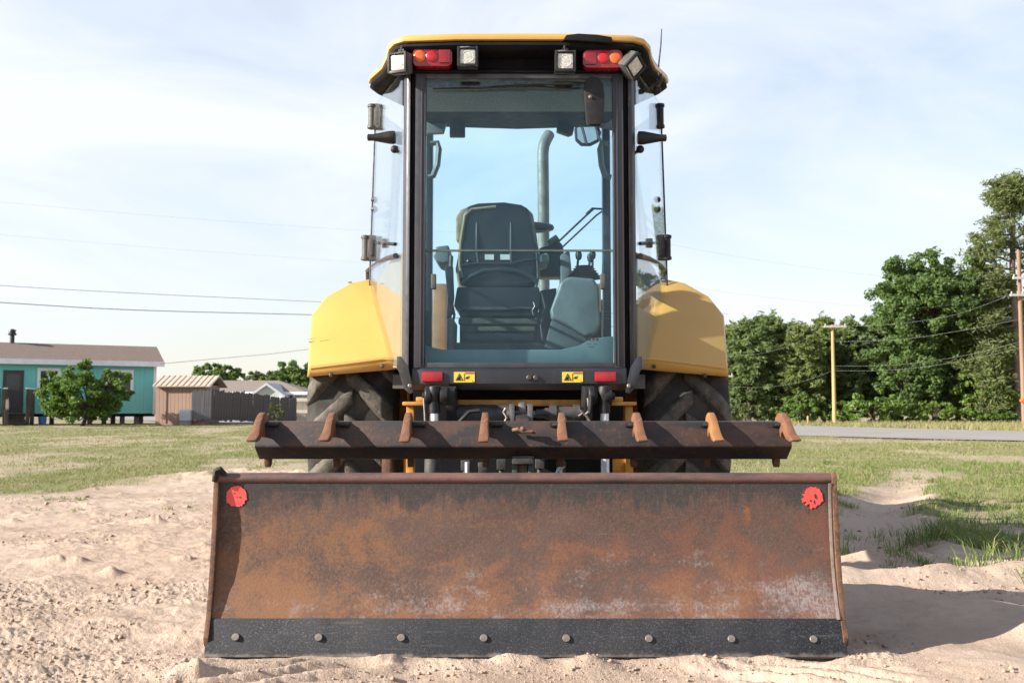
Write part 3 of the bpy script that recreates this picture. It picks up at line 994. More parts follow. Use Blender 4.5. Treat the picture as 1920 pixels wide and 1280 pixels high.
# loose clods on the sand
def clods(n, seed):
    rg = np.random.default_rng(seed)
    x, y = in_view(n, 2.7, 11.0, 1.5, 1.15, seed)
    k = rg.random(n) < (1 - grassy(x, y)) * (0.15 + 0.85 * sst(fbm(x * 1.4, y * 1.6, 57, 3), 0.40, 0.62))
    k &= ~((np.abs(x) < 1.07) & (y > 3.22) & (y < 3.6))
    x, y = x[k], y[k]
    n = len(x)
    s = np.minimum(0.012, 0.0015 * rg.pareto(2.3, n) + 0.0016) * np.sqrt(y / 3.0)
    ico = np.array([(1, 0, 0), (-1, 0, 0), (0, 1, 0), (0, -1, 0), (0, 0, 1), (0, 0, -1)], float)
    tri = np.array([(0, 2, 4), (2, 1, 4), (1, 3, 4), (3, 0, 4), (2, 0, 5), (1, 2, 5), (3, 1, 5), (0, 3, 5)])
    v = ico[None] * rg.uniform(0.6, 1.25, (n, 6, 1))
    a = rg.uniform(0, 6.28, n)
    c, sn = np.cos(a)[:, None], np.sin(a)[:, None]
    v = np.stack([v[..., 0] * c - v[..., 1] * sn, v[..., 0] * sn + v[..., 1] * c, v[..., 2] * 0.75], -1) * s[:, None, None]
    v[..., 0] += x[:, None]; v[..., 1] += y[:, None]; v[..., 2] += (ground_z(x, y) + s * 0.3)[:, None]
    f = (np.arange(n) * 6)[:, None, None] + tri[None]
    return v.reshape(-1, 3), f.reshape(-1, 3)


v, f = clods(60000, 12)
print('clods', len(f) // 8)
tag(npmesh('sand_clods', v, f, M['clod'], smooth=True), 'loose sandy clods scattered over the bare soil', 'soil', kind='stuff')

# ------------------------------------------------------------------ the tractor
XC = 0.035
tr = thing('tractor', 'yellow and black wheeled tractor with a glazed cab seen from behind', 'tractor', (XC, 5.6, 0.0))


def mir(p):
    return Vector((2 * XC - p[0], p[1], p[2]))


def both(fn):
    for s in (-1, 1):
        fn(s)


def X_(s, d):
    return XC + s * d


YB = 4.60                      # plane of the rear window
ZB, ZT = 1.045, 2.405          # glass bottom and top
# corner posts of the cab
for s in (-1, 1):
    m = MB()
    pts = [(X_(s, 0.560), 4.645), (X_(s, 0.540), 4.60), (X_(s, 0.522), 4.592), (X_(s, 0.520), 4.70), (X_(s, 0.556), 4.72)]
    m.prism(pts, 'z', 0.98, 2.50)
    m.build('corner_post', M['frame_grey'] if s < 0 else M['worn_black'], tr, bevel=0.004)
    m = MB()
    m.bx(X_(s, 0.517), X_(s, 0.498), 4.612, 4.70, 1.0, 2.46)
    m.build('seal_channel', M['underside'], tr)
# sash frame of the rear window
m = MB()
for s in (-1, 1):
    m.bx(X_(s, 0.497), X_(s, 0.447), 4.585, 4.63, 1.02, 2.43)
    m.bx(X_(s, 0.462), X_(s, 0.470), 4.578, 4.584, 1.03, 2.42)
    m.bx(X_(s, 0.449), X_(s, 0.4525), 4.580, 4.584, 1.03, 2.42)
m.bx(X_(-1, 0.446), X_(1, 0.446), 4.585, 4.63, 1.02, 1.044)
m.bx(X_(-1, 0.446), X_(1, 0.446), 4.585, 4.63, 2.406, 2.43)
m.build('window_frame', M['frame_grey'], tr, bevel=0.003)
# panes (upper, lower) and the rail where they meet
zr = P(974, 470, YB).z
m = MB(); m.bx(X_(-1, 0.4455), X_(1, 0.4455), 4.606, 4.611, ZB, zr - 0.003)
m.build('lower_pane', M['glass'], tr)
m = MB(); m.bx(X_(-1, 0.4455), X_(1, 0.4455), 4.606, 4.611, zr + 0.003, ZT)
m.build('upper_pane', M['glass'], tr)
m = MB(); m.bx(X_(-1, 0.4455), X_(1, 0.4455), 4.600, 4.617, zr - 0.0028, zr + 0.0028)
m.bx(X_(-1, 0.4455), X_(1, 0.4455), 4.601, 4.604, zr + 0.004, zr + 0.0062)
m.build('pane_rail', surf('dull_green_rail', (0.10, 0.14, 0.12), (0.07, 0.1, 0.09), 20, 0.4), tr)
for u, vv in ((813, 528), (1130, 528)):
    p = P(u, vv, 4.585)
    m = MB().box(p, (0.024, 0.03, 0.072))
    h = m.build('window_catch', M['grey_plastic'], tr, bevel=0.006)
    MB().cyl(p + Vector((0, 0.02, 0)), p + Vector((0.0, 0.08, 0.0)), 0.007, 8).build('pin', M['plastic'], h)
# small etched marks on the glass
m = MB()
for u, vv, w, hh in ((1106, 636, 5, 6), (1113, 636, 5, 6), (1120, 636, 5, 6), (1104, 645, 9, 1.5), (1117, 645, 9, 1.5), (1108, 650, 12, 1.5)):
    p = P(u, vv, 4.6045)
    m.box(p, (w * 0.0022, 0.001, hh * 0.0022))
m.build('glass_marking', M['label_black'], tr)

# panel below the window
m = MB()
zb0, zb1 = P(974, 727, 4.55).z, 1.018
m.prism([(4.56, zb1), (4.545, zb1 - 0.012), (4.545, zb0 + 0.02), (4.575, zb0 - 0.01), (4.75, zb0 - 0.012), (4.75, zb1)], 'x', X_(-1, 0.500), X_(1, 0.500))
m.build('rear_panel', M['black'], tr, bevel=0.005)
m = MB(); m.bx(X_(-1, 0.535), X_(1, 0.535), 4.66, 4.76, 0.93, 1.017)
m.build('lower_cross_member', M['black'], tr, bevel=0.01)
for s in (-1, 1):
    q = [(744, 668), (752, 668), (766, 690), (775, 735), (768, 738), (757, 728), (748, 697), (744, 690)]
    pts = [P(974 + s * (974 - u), vv, 4.53) for u, vv in q]
    m = MB().prism([(p.x, p.z) for p in pts], 'y', 4.53, 4.545)
    b = m.build('side_bracket', M['cast'] if s < 0 else M['black'], tr, bevel=0.002)
    p = P(974 - s * -205, 723, 4.53)
    MB().lathe([(0.010, 0), (0.010, -0.006), (0.006, -0.009)], (p.x, 4.528, p.z), 'y', 10).build('bolt', M['bolt'], b)
for u in (992, 1005):
    p = P(u, 708, 4.545)
    MB().lathe([(0.013, 0), (0.013, -0.008), (0.009, -0.012)], p, 'y', 10).build('panel_bolt', M['dark_bolt'], tr)
# reflectors and warning labels
for u0, u1 in ((791, 830), (1115, 1155)):
    a, b = P(u0, 697, 4.54), P(u1, 715, 4.54)
    r = MB().bx(a.x, b.x, 4.533, 4.545, b.z, a.z).build('reflector', M['reflector'], tr, bevel=0.003)
for u0, u1 in ((851, 890), (1054, 1093)):
    a, b = P(u0, 697, 4.54), P(u1, 716.5, 4.54)
    lb = MB().bx(a.x, b.x, 4.5425, 4.546, b.z, a.z).build('warning_label', M['label_yellow'], tr)
    def q(fu, fv):
        return Vector((a.x + (b.x - a.x) * fu, 4.5415, a.z + (b.z - a.z) * fv))
    tri = [(0.10, 0.80), (0.42, 0.80), (0.26, 0.18)]
    m = MB()
    for i in range(3):
        pa, pb = q(*tri[i]), q(*tri[(i + 1) % 3])
        d = (pb - pa); mid = (pa + pb) / 2
        m.box(mid, (d.length + 0.002, 0.0012, 0.0024), Matrix.Rotation(-math.atan2(d.z, d.x), 3, 'Y'))
    m.build('warning_triangle', M['label_black'], lb)
    m = MB()
    for fu, fv, w, hh in ((0.25, 0.62, .012, .012), (0.275, 0.5, .005, .014), (0.235, 0.70, .016, .004), (0.64, 0.55, .010, .010), (0.70, 0.5, .004, .012), (0.60, 0.62, .012, .003), (0.49, 0.5, 0.0012, 0.036), (0.92, 0.92, .010, .003)):
        m.box(q(fu, fv), (w, 0.0012, hh), (0, 0.4, 0) if w < .012 and fu > .2 and hh < .03 else None)
    m.build('pictogram', M['label_black'], lb)
    m = MB().box(q(0.74, 0.10), (0.040, 0.0012, 0.006))
    m.build('label_band', M['label_red'], lb)

# quarter glass beside the rear window, hinges, knobs
def quarter(s, u, v):
    """point of the quarter pane on side s seen at pixel (u, v)"""
    xc, yc = (u - 960.0) / F, (640.0 - v) / F
    fy = CP - SP * yc
    k = xc / fy
    Y = (XC + s * (0.556 - 0.3333 * 4.62)) / (k - s * 0.3333)
    return P(u, v, Y)


def qp(s, Y, z, out=0.0):
    return Vector((X_(s, 0.556 + 0.3333 * (Y - 4.62) + out), Y, z))


for s in (-1, 1):
    vs = [qp(s, 4.665, 1.02), qp(s, 5.33, 1.12, 0.03), qp(s, 5.35, 1.6, 0.02), qp(s, 5.33, 2.52), qp(s, 4.665, 2.47)]
    g = MB().add(vs, [(0, 1, 2, 3, 4)]).build('quarter_glass', M['side_glass'], tr, solid=0.005, flat=True)
    # dark edge of the frameless pane
    m = MB().tube([vs[1], vs[2], vs[3]], 0.005, 6)
    m.build('glass_edge', M['plastic'], g)
    # painted wheel-arch wall under the curved seal, just inside the pane
    ar = [qp(s, Y, z, -0.022 + 0.03 * (Y - 4.66)) for Y, z in ((4.70, 1.02), (5.28, 1.06), (5.28, 1.50), (5.12, 1.56), (4.9, 1.59), (4.70, 1.585))]
    if s > 0:                       # gap added in this wall to let a band of sun onto the fender
        up = [qp(s, Y, z, -0.022 + 0.03 * (Y - 4.66)) for Y, z in ((4.70, 1.425), (5.28, 1.405), (5.28, 1.50), (5.12, 1.56), (4.9, 1.59), (4.70, 1.585))]
        MB().add(up, [(0, 1, 2, 3, 4, 5)]).build('arch_wall_upper', M['console'], tr, solid=0.006, flat=True)
        ar = [qp(s, Y, z, -0.022 + 0.03 * (Y - 4.66)) for Y, z in ((4.70, 1.02), (5.28, 1.06), (5.28, 1.305), (4.70, 1.325))]
    MB().add(ar, [tuple(range(len(ar)))]).build('arch_wall', surf('beige_arch_wall', (0.27, 0.235, 0.155), (0.23, 0.20, 0.13), 5, 0.6), tr, solid=0.006, flat=True)
    # curved seal over the wheel arch
    px = [(744, 480), (728, 485), (712, 493), (700, 501), (691, 509)] if s < 0 else [(1198, 480), (1213, 485), (1228, 493), (1238, 501), (1244, 508)]
    path = [quarter(s, u, v) for u, v in px]
    MB().tube([p + Vector((s * 0.004, -0.01, 0)) for p in path], 0.014, 8).build('arch_seal', M['frame_grey'] if s < 0 else surf('brown_seal', (0.12, 0.09, 0.07)), tr)
    e = path[-1]
    MB().tube([e, e + Vector((0, 0.01, -0.06))], 0.016, 8).build('seal_foot', M['plastic'], tr)
    # window stop cone and small screw
    c = quarter(s, 742, 260) if s < 0 else quarter(s, 1195, 261)
    c = Vector((c.x, c.y - 0.02, c.z))
    L = 0.135
    m = MB().lathe([(0.012, 0), (0.030, 0), (0.033, s * 0.008), (0.032, s * 0.03), (0.017, s * (L - 0.025)), (0.017, s * L), (0.012, s * (L + 0.004))], c + Vector((0, 0, 0)), 'x', 20)
    m.build('window_stop', M['plastic'], tr, angle=50)
    c = quarter(s, 741, 283) if s < 0 else quarter(s, 1199, 283)
    c = Vector((c.x, c.y - 0.03, c.z))
    m = MB().ball(c, 0.020, 12).cyl(c, c + Vector((-s * 0.03, 0.0, -0.022)), 0.008, 8)
    m.build('glass_screw', M['plastic'], tr)
    for vv in (375, 393):
        c = quarter(s, 702 if s < 0 else 1232, vv)
        MB().lathe([(0.002, -0.012), (0.012, -0.009), (0.019, -0.003), (0.019, 0.003)], Vector((c.x, c.y - 0.006, c.z)), 'y', 12).build('glass_button', M['plastic'], tr)
    # door hinges
    for (uu, vv) in (((703, 219), (691, 465)) if s < 0 else ((1232, 218), (1245, 464))):
        c = P(uu, vv, 5.30)
        hw = 0.036
        mat = M['grey_plastic'] if s < 0 else M['plastic']
        m = MB()
        m.lathe([(0.016, -0.070), (0.026, -0.066), (0.026, -0.052), (0.021, -0.050), (0.021, 0.050), (0.026, 0.052), (0.026, 0.066), (0.016, 0.070)], c + Vector((s * 0.016, 0, 0)), 'z', 14)
        m.build('door_hinge', mat, tr, angle=40)
        m = MB().prism([(c.x - s * 0.04, c.z - 0.068), (c.x - s * 0.04, c.z + 0.068), (c.x + s * 0.004, c.z + 0.070), (c.x + s * 0.006, c.z - 0.070)], 'y', c.y - 0.02, c.y + 0.03)
        m.build('hinge_plate', mat, tr, bevel=0.006)
        m = MB().prism([(c.x - s * 0.030, c.z - 0.045), (c.x - s * 0.034, c.z + 0.035), (c.x - s * 0.012, c.z + 0.052), (c.x + s * 0.0, c.z + 0.01), (c.x - s * 0.012, c.z - 0.05)], 'y', c.y - 0.036, c.y - 0.021)
        m.build('hinge_cover', mat, tr, bevel=0.007)
    # latch rod near the lower hinge
    a, b = (quarter(s, 704, 456), quarter(s, 742, 459)) if s < 0 else (quarter(s, 1234, 456), quarter(s, 1199, 458))
    a, b = a + Vector((0, -0.02, 0)), b + Vector((0, -0.02, 0))
    rd = MB().cyl(a, b, 0.009, 8).build('latch_rod', M['plastic'], tr)
    mid = a.lerp(b, 0.55)
    MB().box(mid, (0.036, 0.03, 0.046)).cyl(mid + Vector((-0.014, -0.016, 0)), mid + Vector((0.014, -0.016, 0)), 0.012, 8).build('rod_clamp', M['grey_plastic'], rd, bevel=0.008)
    # door glass and front pillars further forward
    MB().add([qp(s, 5.36, 1.1, 0.02), (X_(s, 0.78), 5.85, 1.0), (X_(s, 0.60), 6.08, 1.0), (X_(s, 0.585), 6.08, 2.55), (X_(s, 0.70), 5.85, 2.52), qp(s, 5.36, 2.5, 0.0)], [(0, 1, 4, 5), (1, 2, 3, 4)]).build('door_glass', M['side_glass'], tr, solid=0.005, flat=True)
    MB().bx(X_(s, 0.585), X_(s, 0.535), 6.06, 6.13, 0.9, 2.62).build('front_pillar', M['black'], tr, bevel=0.01)

# roof: black shell with a yellow cap
plan = [(0.0, 4.495), (0.30, 4.498), (0.545, 4.51), (0.595, 4.535), (0.630, 4.60), (0.655, 4.72), (0.700, 4.87), (0.785, 5.06), (0.805, 5.14), (0.79, 5.22), (0.70, 5.45), (0.62, 5.65), (0.58, 5.95), (0.52, 6.10), (0.0, 6.16)]
ring = [(X_(1, a), b) for a, b in plan] + [(X_(-1, a), b) for a, b in reversed(plan[1:-1])]
n = len(ring)
cx, cy = XC, 5.35


def shrink(p, q):
    return (cx + (p[0] - cx) * q, cy + (p[1] - cy) * q)


def droop(p):                       # the wide ears hang a little lower
    d = abs(p[0] - cx)
    return 0.085 * max(0, min(1, (p[1] - 4.85) / 1.2)) - 0.012 * max(0, min(1, (d - 0.50) / 0.14))


def layers(ls):
    m = MB()
    vs, fs = [], []
    for q, z in ls:
        for p in ring:
            a = shrink(p, q)
            vs.append((a[0], a[1], z + droop(p)))
    for i in range(len(ls) - 1):
        for k in range(n):
            k2 = (k + 1) % n
            fs.append((i * n + k, i * n + k2, (i + 1) * n + k2, (i + 1) * n + k))
    fs.append(tuple(range(n)))
    fs.append(tuple((len(ls) - 1) * n + k for k in reversed(range(n))))
    return m.add(vs, fs)


ZR = P(974, 76, 4.50).z            # lower rim of the yellow cap
layers([(0.985, ZR), (1.0, ZR + 0.004), (1.004, ZR + 0.018), (0.996, ZR + 0.030), (0.975, ZR + 0.040), (0.90, ZR + 0.058), (0.6, ZR + 0.085), (0.25, ZR + 0.10)]).build('roof_cap', M['yellow'], tr, angle=50)
layers([(0.94, ZR - 0.040), (0.968, ZR - 0.037), (0.985, ZR - 0.028), (0.993, ZR - 0.02), (0.988, ZR - 0.001)]).build('roof_shell', M['underside'], tr, angle=50)
m = MB()                            # fascia above the window carrying the lights
m.prism([(4.62, ZR - 0.02), (4.61, 2.46), (4.575, 2.445), (4.575, 2.432), (4.70, 2.432), (4.76, ZR - 0.02)], 'x', X_(-1, 0.585), X_(1, 0.585))
m.build('roof_fascia', M['underside'], tr, bevel=0.006)
m = MB()                            # dark patch where the yellow rim is broken on the right
a = [P(u, v, 4.488) for u, v in ((1056, 76), (1062, 66), (1085, 63.5), (1120, 65.5), (1147, 70), (1149, 82), (1120, 79), (1080, 77))]
m.prism([(p.x, p.z) for p in a], 'y', 4.484, 4.60)
m.build('roof_patch', M['underside'], tr, bevel=0.004)
# torn ear and aerial on the right
a = [P(u, v, 5.0) for u, v in ((1200, 112), (1222, 112), (1232, 128), (1240, 140), (1240, 158), (1231, 164), (1222, 158), (1209, 148), (1200, 132))]
m = MB().prism([(p.x, p.z) for p in a], 'y', 4.96, 5.08)
m.build('ear_bracket', M['plastic'], tr, bevel=0.012)
p = P(1230, 168, 4.98)
MB().ball(p, 0.017, 10).ball(p + Vector((0.014, 0, 0)), 0.014, 10).build('aerial_base', M['plastic'], tr)
m = MB().tube([P(1233, 160, 4.97), P(1235, 120, 4.97), P(1239, 85, 4.97), P(1240.5, 55, 4.97)], [0.0055, 0.005, 0.004, 0.0028], 6)
m.build('aerial', M['plastic'], tr)
a = [P(u, v, 4.94) for u, v in ((1226, 135), (1232, 130), (1236, 140), (1232, 150))]
MB().prism([(p.x, p.z) for p in a], 'y', 4.94, 4.945).build('torn_tag', M['sticker'], tr)

# work lights under the roof
def work_light(u, v, Y, w, h, yaw, pitch, roll=0.0):
    c = P(u, v, Y)
    rot = Euler((pitch, roll, yaw))
    m = MB()
    hw, hh = w / 2, h / 2
    vs = []
    for y, q in ((0.0, 1.0), (0.045, 1.0), (0.085, 0.62)):
        vs += [(-hw * q, y, -hh * q), (hw * q, y, -hh * q), (hw * q, y, hh * q), (-hw * q, y, hh * q)]
    fs = [(0, 1, 2, 3), (8, 11, 10, 9)]
    for i in range(2):
        for k in range(4):
            fs.append((i * 4 + k, i * 4 + (k + 1) % 4, (i + 1) * 4 + (k + 1) % 4, (i + 1) * 4 + k))
    m.add(vs, fs)
    o = m.build('work_light', M['grey_plastic'] if yaw else M['plastic'], tr, at=c, rot=rot, bevel=0.008)
    OFF[o] = Vector((0, 0, 0))
    ins = 0.013
    ln = MB()
    ln.bx(-hw + ins, hw - ins, -0.006, 0.004, -hh + ins, hh - ins)
    ln.build('lens', M['clear_lens'], o, bevel=0.004)
    bz = MB()
    for a in ((-hw, -hw + ins * 0.85, -hh, hh), (hw - ins * 0.85, hw, -hh, hh), (-hw + ins * 0.85, hw - ins * 0.85, hh - ins * 0.85, hh), (-hw + ins * 0.85, hw - ins * 0.85, -hh, -hh + ins * 0.85)):
        bz.bx(a[0], a[1], -0.012, -0.001, a[2], a[3])
    bz.build('bezel', M['plastic'], o, bevel=0.002)
    rg = MB().lathe([(0.026, -0.0075), (0.029, -0.0075), (0.029, -0.005), (0.026, -0.005)], (0, 0, 0), 'y', 20, closed=True)
    rg.build('lens_ring', M['sticker'], o)
    MB().cyl((0, 0.03, hh), (0, 0.045, hh + 0.04), 0.008, 8).box((0, 0.04, hh + 0.012), (0.03, 0.02, 0.02)).build('stalk', M['plastic'], o)
    return o


work_light(877, 107, 4.48, 0.098, 0.094, 0.0, 0.02)
work_light(1060, 115, 4.47, 0.098, 0.098, 0.0, 0.04)
work_light(746, 118, 4.50, 0.102, 0.096, -0.42, 0.12, 0.05)
work_light(1190, 124, 4.52, 0.100, 0.094, 0.95, 0.50, 0.55)
# tail lights
for s in (-1, 1):
    c = P(974 + s * 163, 108, 4.53) if s < 0 else P(974 + s * 156, 111, 4.53)
    w, h = 0.188, 0.088
    m = MB()
    ol = []
    for sx, sz in ((1, 1), (-1, 1), (-1, -1), (1, -1)):
        for k in range(5):
            q = math.pi / 2 * k / 4 + {(1, 1): 0, (-1, 1): 90, (-1, -1): 180, (1, -1): 270}[(sx, sz)] * math.pi / 180
            ol.append((c.x + sx * (w / 2 - 0.026) + 0.026 * math.cos(q), c.z + sz * (h / 2 - 0.026) + 0.026 * math.sin(q)))
    m.prism(ol, 'y', 4.525, 4.60)
    tl = m.build('tail_light', M['dark_red_lens'], tr, bevel=0.004)
    for k, (dx, mt) in enumerate(((0.060, 'amber_lens'), (0.003, 'red_lens'))):
        cc = (c.x + s * dx, 4.525, c.z + 0.004)
        MB().lathe([(0.028, 0.0), (0.028, -0.004), (0.024, -0.007), (0.012, -0.009), (0.003, -0.0095)], cc, 'y', 22).build('round_lens', M[mt], tl, angle=50)
    MB().bx(c.x - s * 0.086, c.x - s * 0.030, 4.517, 4.5245, c.z - 0.030, c.z + 0.034).build('square_lens', M['dark_red_lens'], tl, bevel=0.006)
for u, v in ((795, 77.5), (951, 101), (1003, 101), (851, 105)):
    p = P(u, v, 4.61)
    MB().lathe([(0.006, 0.01), (0.006, -0.006), (0.003, -0.008)], p, 'y', 8).build('fascia_screw', M['bolt'], tr)
# rear wiper and motor cover
c = P(1113, 190, 4.60)
ol = [(1098, 150), (1108, 145), (1122, 147), (1131, 160), (1133, 185), (1131, 228), (1127, 236), (1104, 236), (1099, 228), (1096, 190), (1094, 165)]
pts = [P(u, v, 4.575) for u, v in ol]
wm = MB().prism([(p.x, p.z) for p in pts], 'y', 4.555, 4.602).build('wiper_motor', M['plastic'], tr, bevel=0.01)
p = P(1107, 182, 4.553)
MB().lathe([(0.009, 0.004), (0.009, -0.004), (0.006, -0.006)], p, 'y', 10).build('cover_screw', M['bolt'], wm)
m = MB().tube([P(1100, 156, 4.565), P(1040, 158, 4.57), P(985, 160, 4.575)], [0.007, 0.0055, 0.004], 6)
m.tube([P(812, 166.5, 4.587), P(900, 165, 4.585), P(985, 160.5, 4.583), P(1060, 166, 4.587)], [0.003, 0.006, 0.007, 0.003], 6)
m.box(P(975, 161, 4.578), (0.06, 0.012, 0.014))
m.build('rear_wiper', M['plastic'], tr)

# fenders
FV = {'B0': (576, 706, 4.92), 'B1': (742, 692, 4.90), 'S0': (577.5, 688, 4.905), 'S1': (718, 672, 4.875), 'S2': (742, 671, 4.9),
      'M0': (583, 592, 5.02), 'M1': (612, 556, 5.18), 'T0': (657, 531, 5.36), 'T1': (699, 522, 5.40)}


def on_plane(u, v, a, b, c):
    """where the sight line of pixel (u, v) meets the plane through three points"""
    n_ = (b - a).cross(c - a)
    o = Vector((0, 0, HC))
    d = P(u, v, 1.0) - o
    return o + d * (n_.dot(a - o) / n_.dot(d))


def fender(s):
    q = {}
    for k, (u, v, Y) in FV.items():
        q[k] = P(u, v, Y)
    for k in ('M0', 'M1'):
        q[k] = on_plane(*FV[k][:2], q['S0'], q['S1'], q['T0'])
    q['S2'] = on_plane(*FV['S2'][:2], q['S1'], q['T0'], q['T1'])
    if s > 0:
        q = {k: Vector((2 * 0.030 - p.x, p.y, p.z)) for k, p in q.items()}
    m = MB()
    names = list(q)
    vs = [q[k] for k in names]
    ix = {k: i for i, k in enumerate(names)}
    for f in (('B0', 'B1', 'S2', 'S1', 'S0'), ('S0', 'S1', 'T0', 'M1', 'M0'), ('S1', 'S2', 'T1', 'T0')):
        m.add([q[k] for k in f], [tuple(range(len(f)))])
    chain = ['B0', 'S0', 'M0', 'M1', 'T0', 'T1']
    YF = 6.35
    for a, b in zip(chain[:-1], chain[1:]):
        pa, pb = q[a], q[b]
        m.quad(pa, pb, (pb.x, YF, pb.z), (pa.x, YF, pa.z))
    chain = ['T1', 'S2', 'B1']
    for a, b in zip(chain[:-1], chain[1:]):
        pa, pb = q[a], q[b]
        m.quad(pa, pb, (pb.x, 5.6, pb.z), (pa.x, 5.6, pa.z))
    bm_o = m.build('fender', M['yellow'], tr, bevel=0.018, seg=3, angle=14)
    sl = bm_o.modifiers.new('thickness', 'SOLIDIFY')
    sl.thickness = 0.006
    sl.offset = 0
    for (u, v) in (((621, 703), (717, 686)) if s < 0 else ((1226, 687), (1321, 704))):
        p = on_plane(u, v, q['S0'], q['S1'], q['B0'])
        MB().lathe([(0.009, 0.008), (0.009, -0.004), (0.011, -0.005), (0.006, -0.010)], p, 'y', 10).build('fender_bolt', M['dark_bolt'], bm_o)
    if s < 0:
        m = MB()
        for (u0, v0, u1, v1, w) in ((600, 640, 616, 637, 0.004), (580, 641, 588, 640, 0.006), (577, 636, 592, 634, 0.002), (653, 529.5, 659, 529, 0.008)):
            a, b = on_plane(u0, v0, P(*FV['S0']), P(*FV['S1']), P(*FV['T0'])), on_plane(u1, v1, P(*FV['S0']), P(*FV['S1']), P(*FV['T0']))
            m.tube([a + Vector((0, -0.004, 0)), b + Vector((0, -0.004, 0))], w * 0.6, 6)
        m.build('paint_scuff', surf('scuffed_rust', (0.30, 0.14, 0.06), (0.5, 0.28, 0.1), 60, 0.8), bm_o)
    return bm_o


fender(-1)
fender(1)

# rear wheels
def lug_mesh(sgn, R0=0.705):
    """raised bar that climbs from the shoulder (sgn side) to past the centre line"""
    m = MB()
    line = [(0.222, -0.135), (0.17, -0.085), (0.10, -0.015), (0.03, 0.055), (-0.02, 0.095)]
    wid = [0.066, 0.062, 0.058, 0.056, 0.044]
    hts = [0.030, 0.046, 0.048, 0.046, 0.040]
    rows = []
    for i, ((x, tt), w, hh) in enumerate(zip(line, wid, hts)):
        r0 = R0 - (0.055 if abs(x) > 0.2 else 0.012)
        row = []
        for dt, rr in ((-w * 1.25, r0 - 0.01), (-w * 0.75, r0 + hh * 0.92), (-w * 0.3, r0 + hh), (w * 0.3, r0 + hh), (w * 0.75, r0 + hh * 0.92), (w * 1.25, r0 - 0.01)):
            a = (tt + dt) / R0
            row.append((sgn * x, math.sin(a) * rr, math.cos(a) * rr))
        rows.append(row)
    vs = [p for r in rows for p in r]
    k = len(rows[0])
    fs = []
    for i in range(len(rows) - 1):
        for j in range(k - 1):
            fs.append((i * k + j, i * k + j + 1, (i + 1) * k + j + 1, (i + 1) * k + j))
    fs.append(tuple(range(k)))
    fs.append(tuple((len(rows) - 1) * k + j for j in reversed(range(k))))
    m.add(vs, fs)
    # rounded tip
    return m


WH = {}
for s in (-1, 1):
    c = Vector((X_(s, 0.865), 5.68, 0.735))
    m = MB().lathe([(0.05, s * 0.10), (0.20, s * 0.10), (0.24, s * 0.06), (0.33, s * 0.06), (0.35, s * 0.19), (0.40, s * 0.20), (0.40, -s * 0.20), (0.34, -s * 0.19), (0.30, -s * 0.05), (0.05, -s * 0.02)], (0, 0, 0), 'x', 40)
    wh = m.build('rear_wheel', M['yellow_dirty'], tr, at=c)
    OFF[wh] = Vector((0, 0, 0))
    prof = [(0.395, -0.19), (0.43, -0.225), (0.52, -0.235), (0.61, -0.232), (0.668, -0.215), (0.692, -0.16), (0.700, -0.06), (0.702, 0.0), (0.700, 0.06), (0.692, 0.16), (0.668, 0.215), (0.61, 0.232), (0.52, 0.235), (0.43, 0.225), (0.395, 0.19)]
    MB().lathe(prof, (0, 0, 0), 'x', 64, closed=True).build('tyre', M['rubber'], wh, angle=60)
    first = {}
    for k in range(18):
        for sg in (-1, 1):
            a = 2 * math.pi * (k + (0.5 if sg > 0 else 0.0)) / 18 + 0.09
            if sg not in first:
                o = lug_mesh(sg).build('tyre_lug', M['lug'], wh, bevel=0.008, angle=50)
                first[sg] = o
            else:
                o = clone(first[sg])
            o.rotation_euler = (a, 0, 0)
    WH[s] = wh
# front wheels, bonnet, loader arms and bucket (mostly behind the cab)
for s in (-1, 1):
    c = Vector((X_(s, 0.76), 8.0, 0.48))
    wh = MB().lathe([(0.04, 0.05), (0.2, 0.05), (0.24, 0.12), (0.24, -0.12), (0.04, -0.02)], (0, 0, 0), 'x', 28).build('front_wheel', M['yellow_dirty'], tr, at=c)
    OFF[wh] = Vector((0, 0, 0))
    MB().lathe([(0.235, -0.12), (0.30, -0.15), (0.42, -0.14), (0.475, -0.09), (0.48, 0), (0.475, 0.09), (0.42, 0.14), (0.30, 0.15), (0.235, 0.12)], (0, 0, 0), 'x', 36, closed=True).build('tyre', M['rubber'], wh)
m = MB().prism([(6.25, 1.02), (6.25, 1.40), (7.4, 1.42), (8.35, 1.30), (8.45, 1.2), (8.45, 0.75), (6.25, 0.75)], 'x', X_(-1, 0.36), X_(1, 0.36))
m.build('bonnet', M['yellow'], tr, bevel=0.04, seg=3)
for s in (-1, 1):
    m = MB().prism([(6.85, 0.62), (7.15, 0.62), (7.16, 1.30), (7.06, 1.72), (6.94, 1.72), (6.84, 1.30)], 'x', X_(s, 0.50), X_(s, 0.60))
    m.build('loader_tower', M['loader'], tr, bevel=0.012)
    m = MB().prism([(6.92, 1.55), (7.05, 1.62), (8.1, 1.28), (8.9, 0.55), (9.0, 0.35), (8.85, 0.32), (8.0, 1.10)], 'x', X_(s, 0.61), X_(s, 0.67))
    m.build('loader_arm', M['yellow_dirty'], tr, bevel=0.012)
    m = MB().cyl((X_(s, 0.55), 7.1, 0.95), (X_(s, 0.64), 8.1, 1.15), 0.045, 12)
    m.build('lift_cylinder', M['cast'], tr)
m = MB().prism([(8.95, 0.55), (9.0, 0.10), (9.5, 0.04), (9.5, 0.07), (9.05, 0.14), (9.02, 0.56)], 'x', X_(-1, 0.98), X_(1, 0.98))
m.build('bucket', M['yellow_dirty'], tr, bevel=0.01)
m = MB().bx(X_(-1, 0.30), X_(1, 0.30), 4.9, 8.4, 0.45, 0.95)
m.bx(X_(-1, 0.62), X_(1, 0.62), 5.47, 5.73, 0.60, 0.87)
m.build('chassis', M['underside'], tr, bevel=0.02)
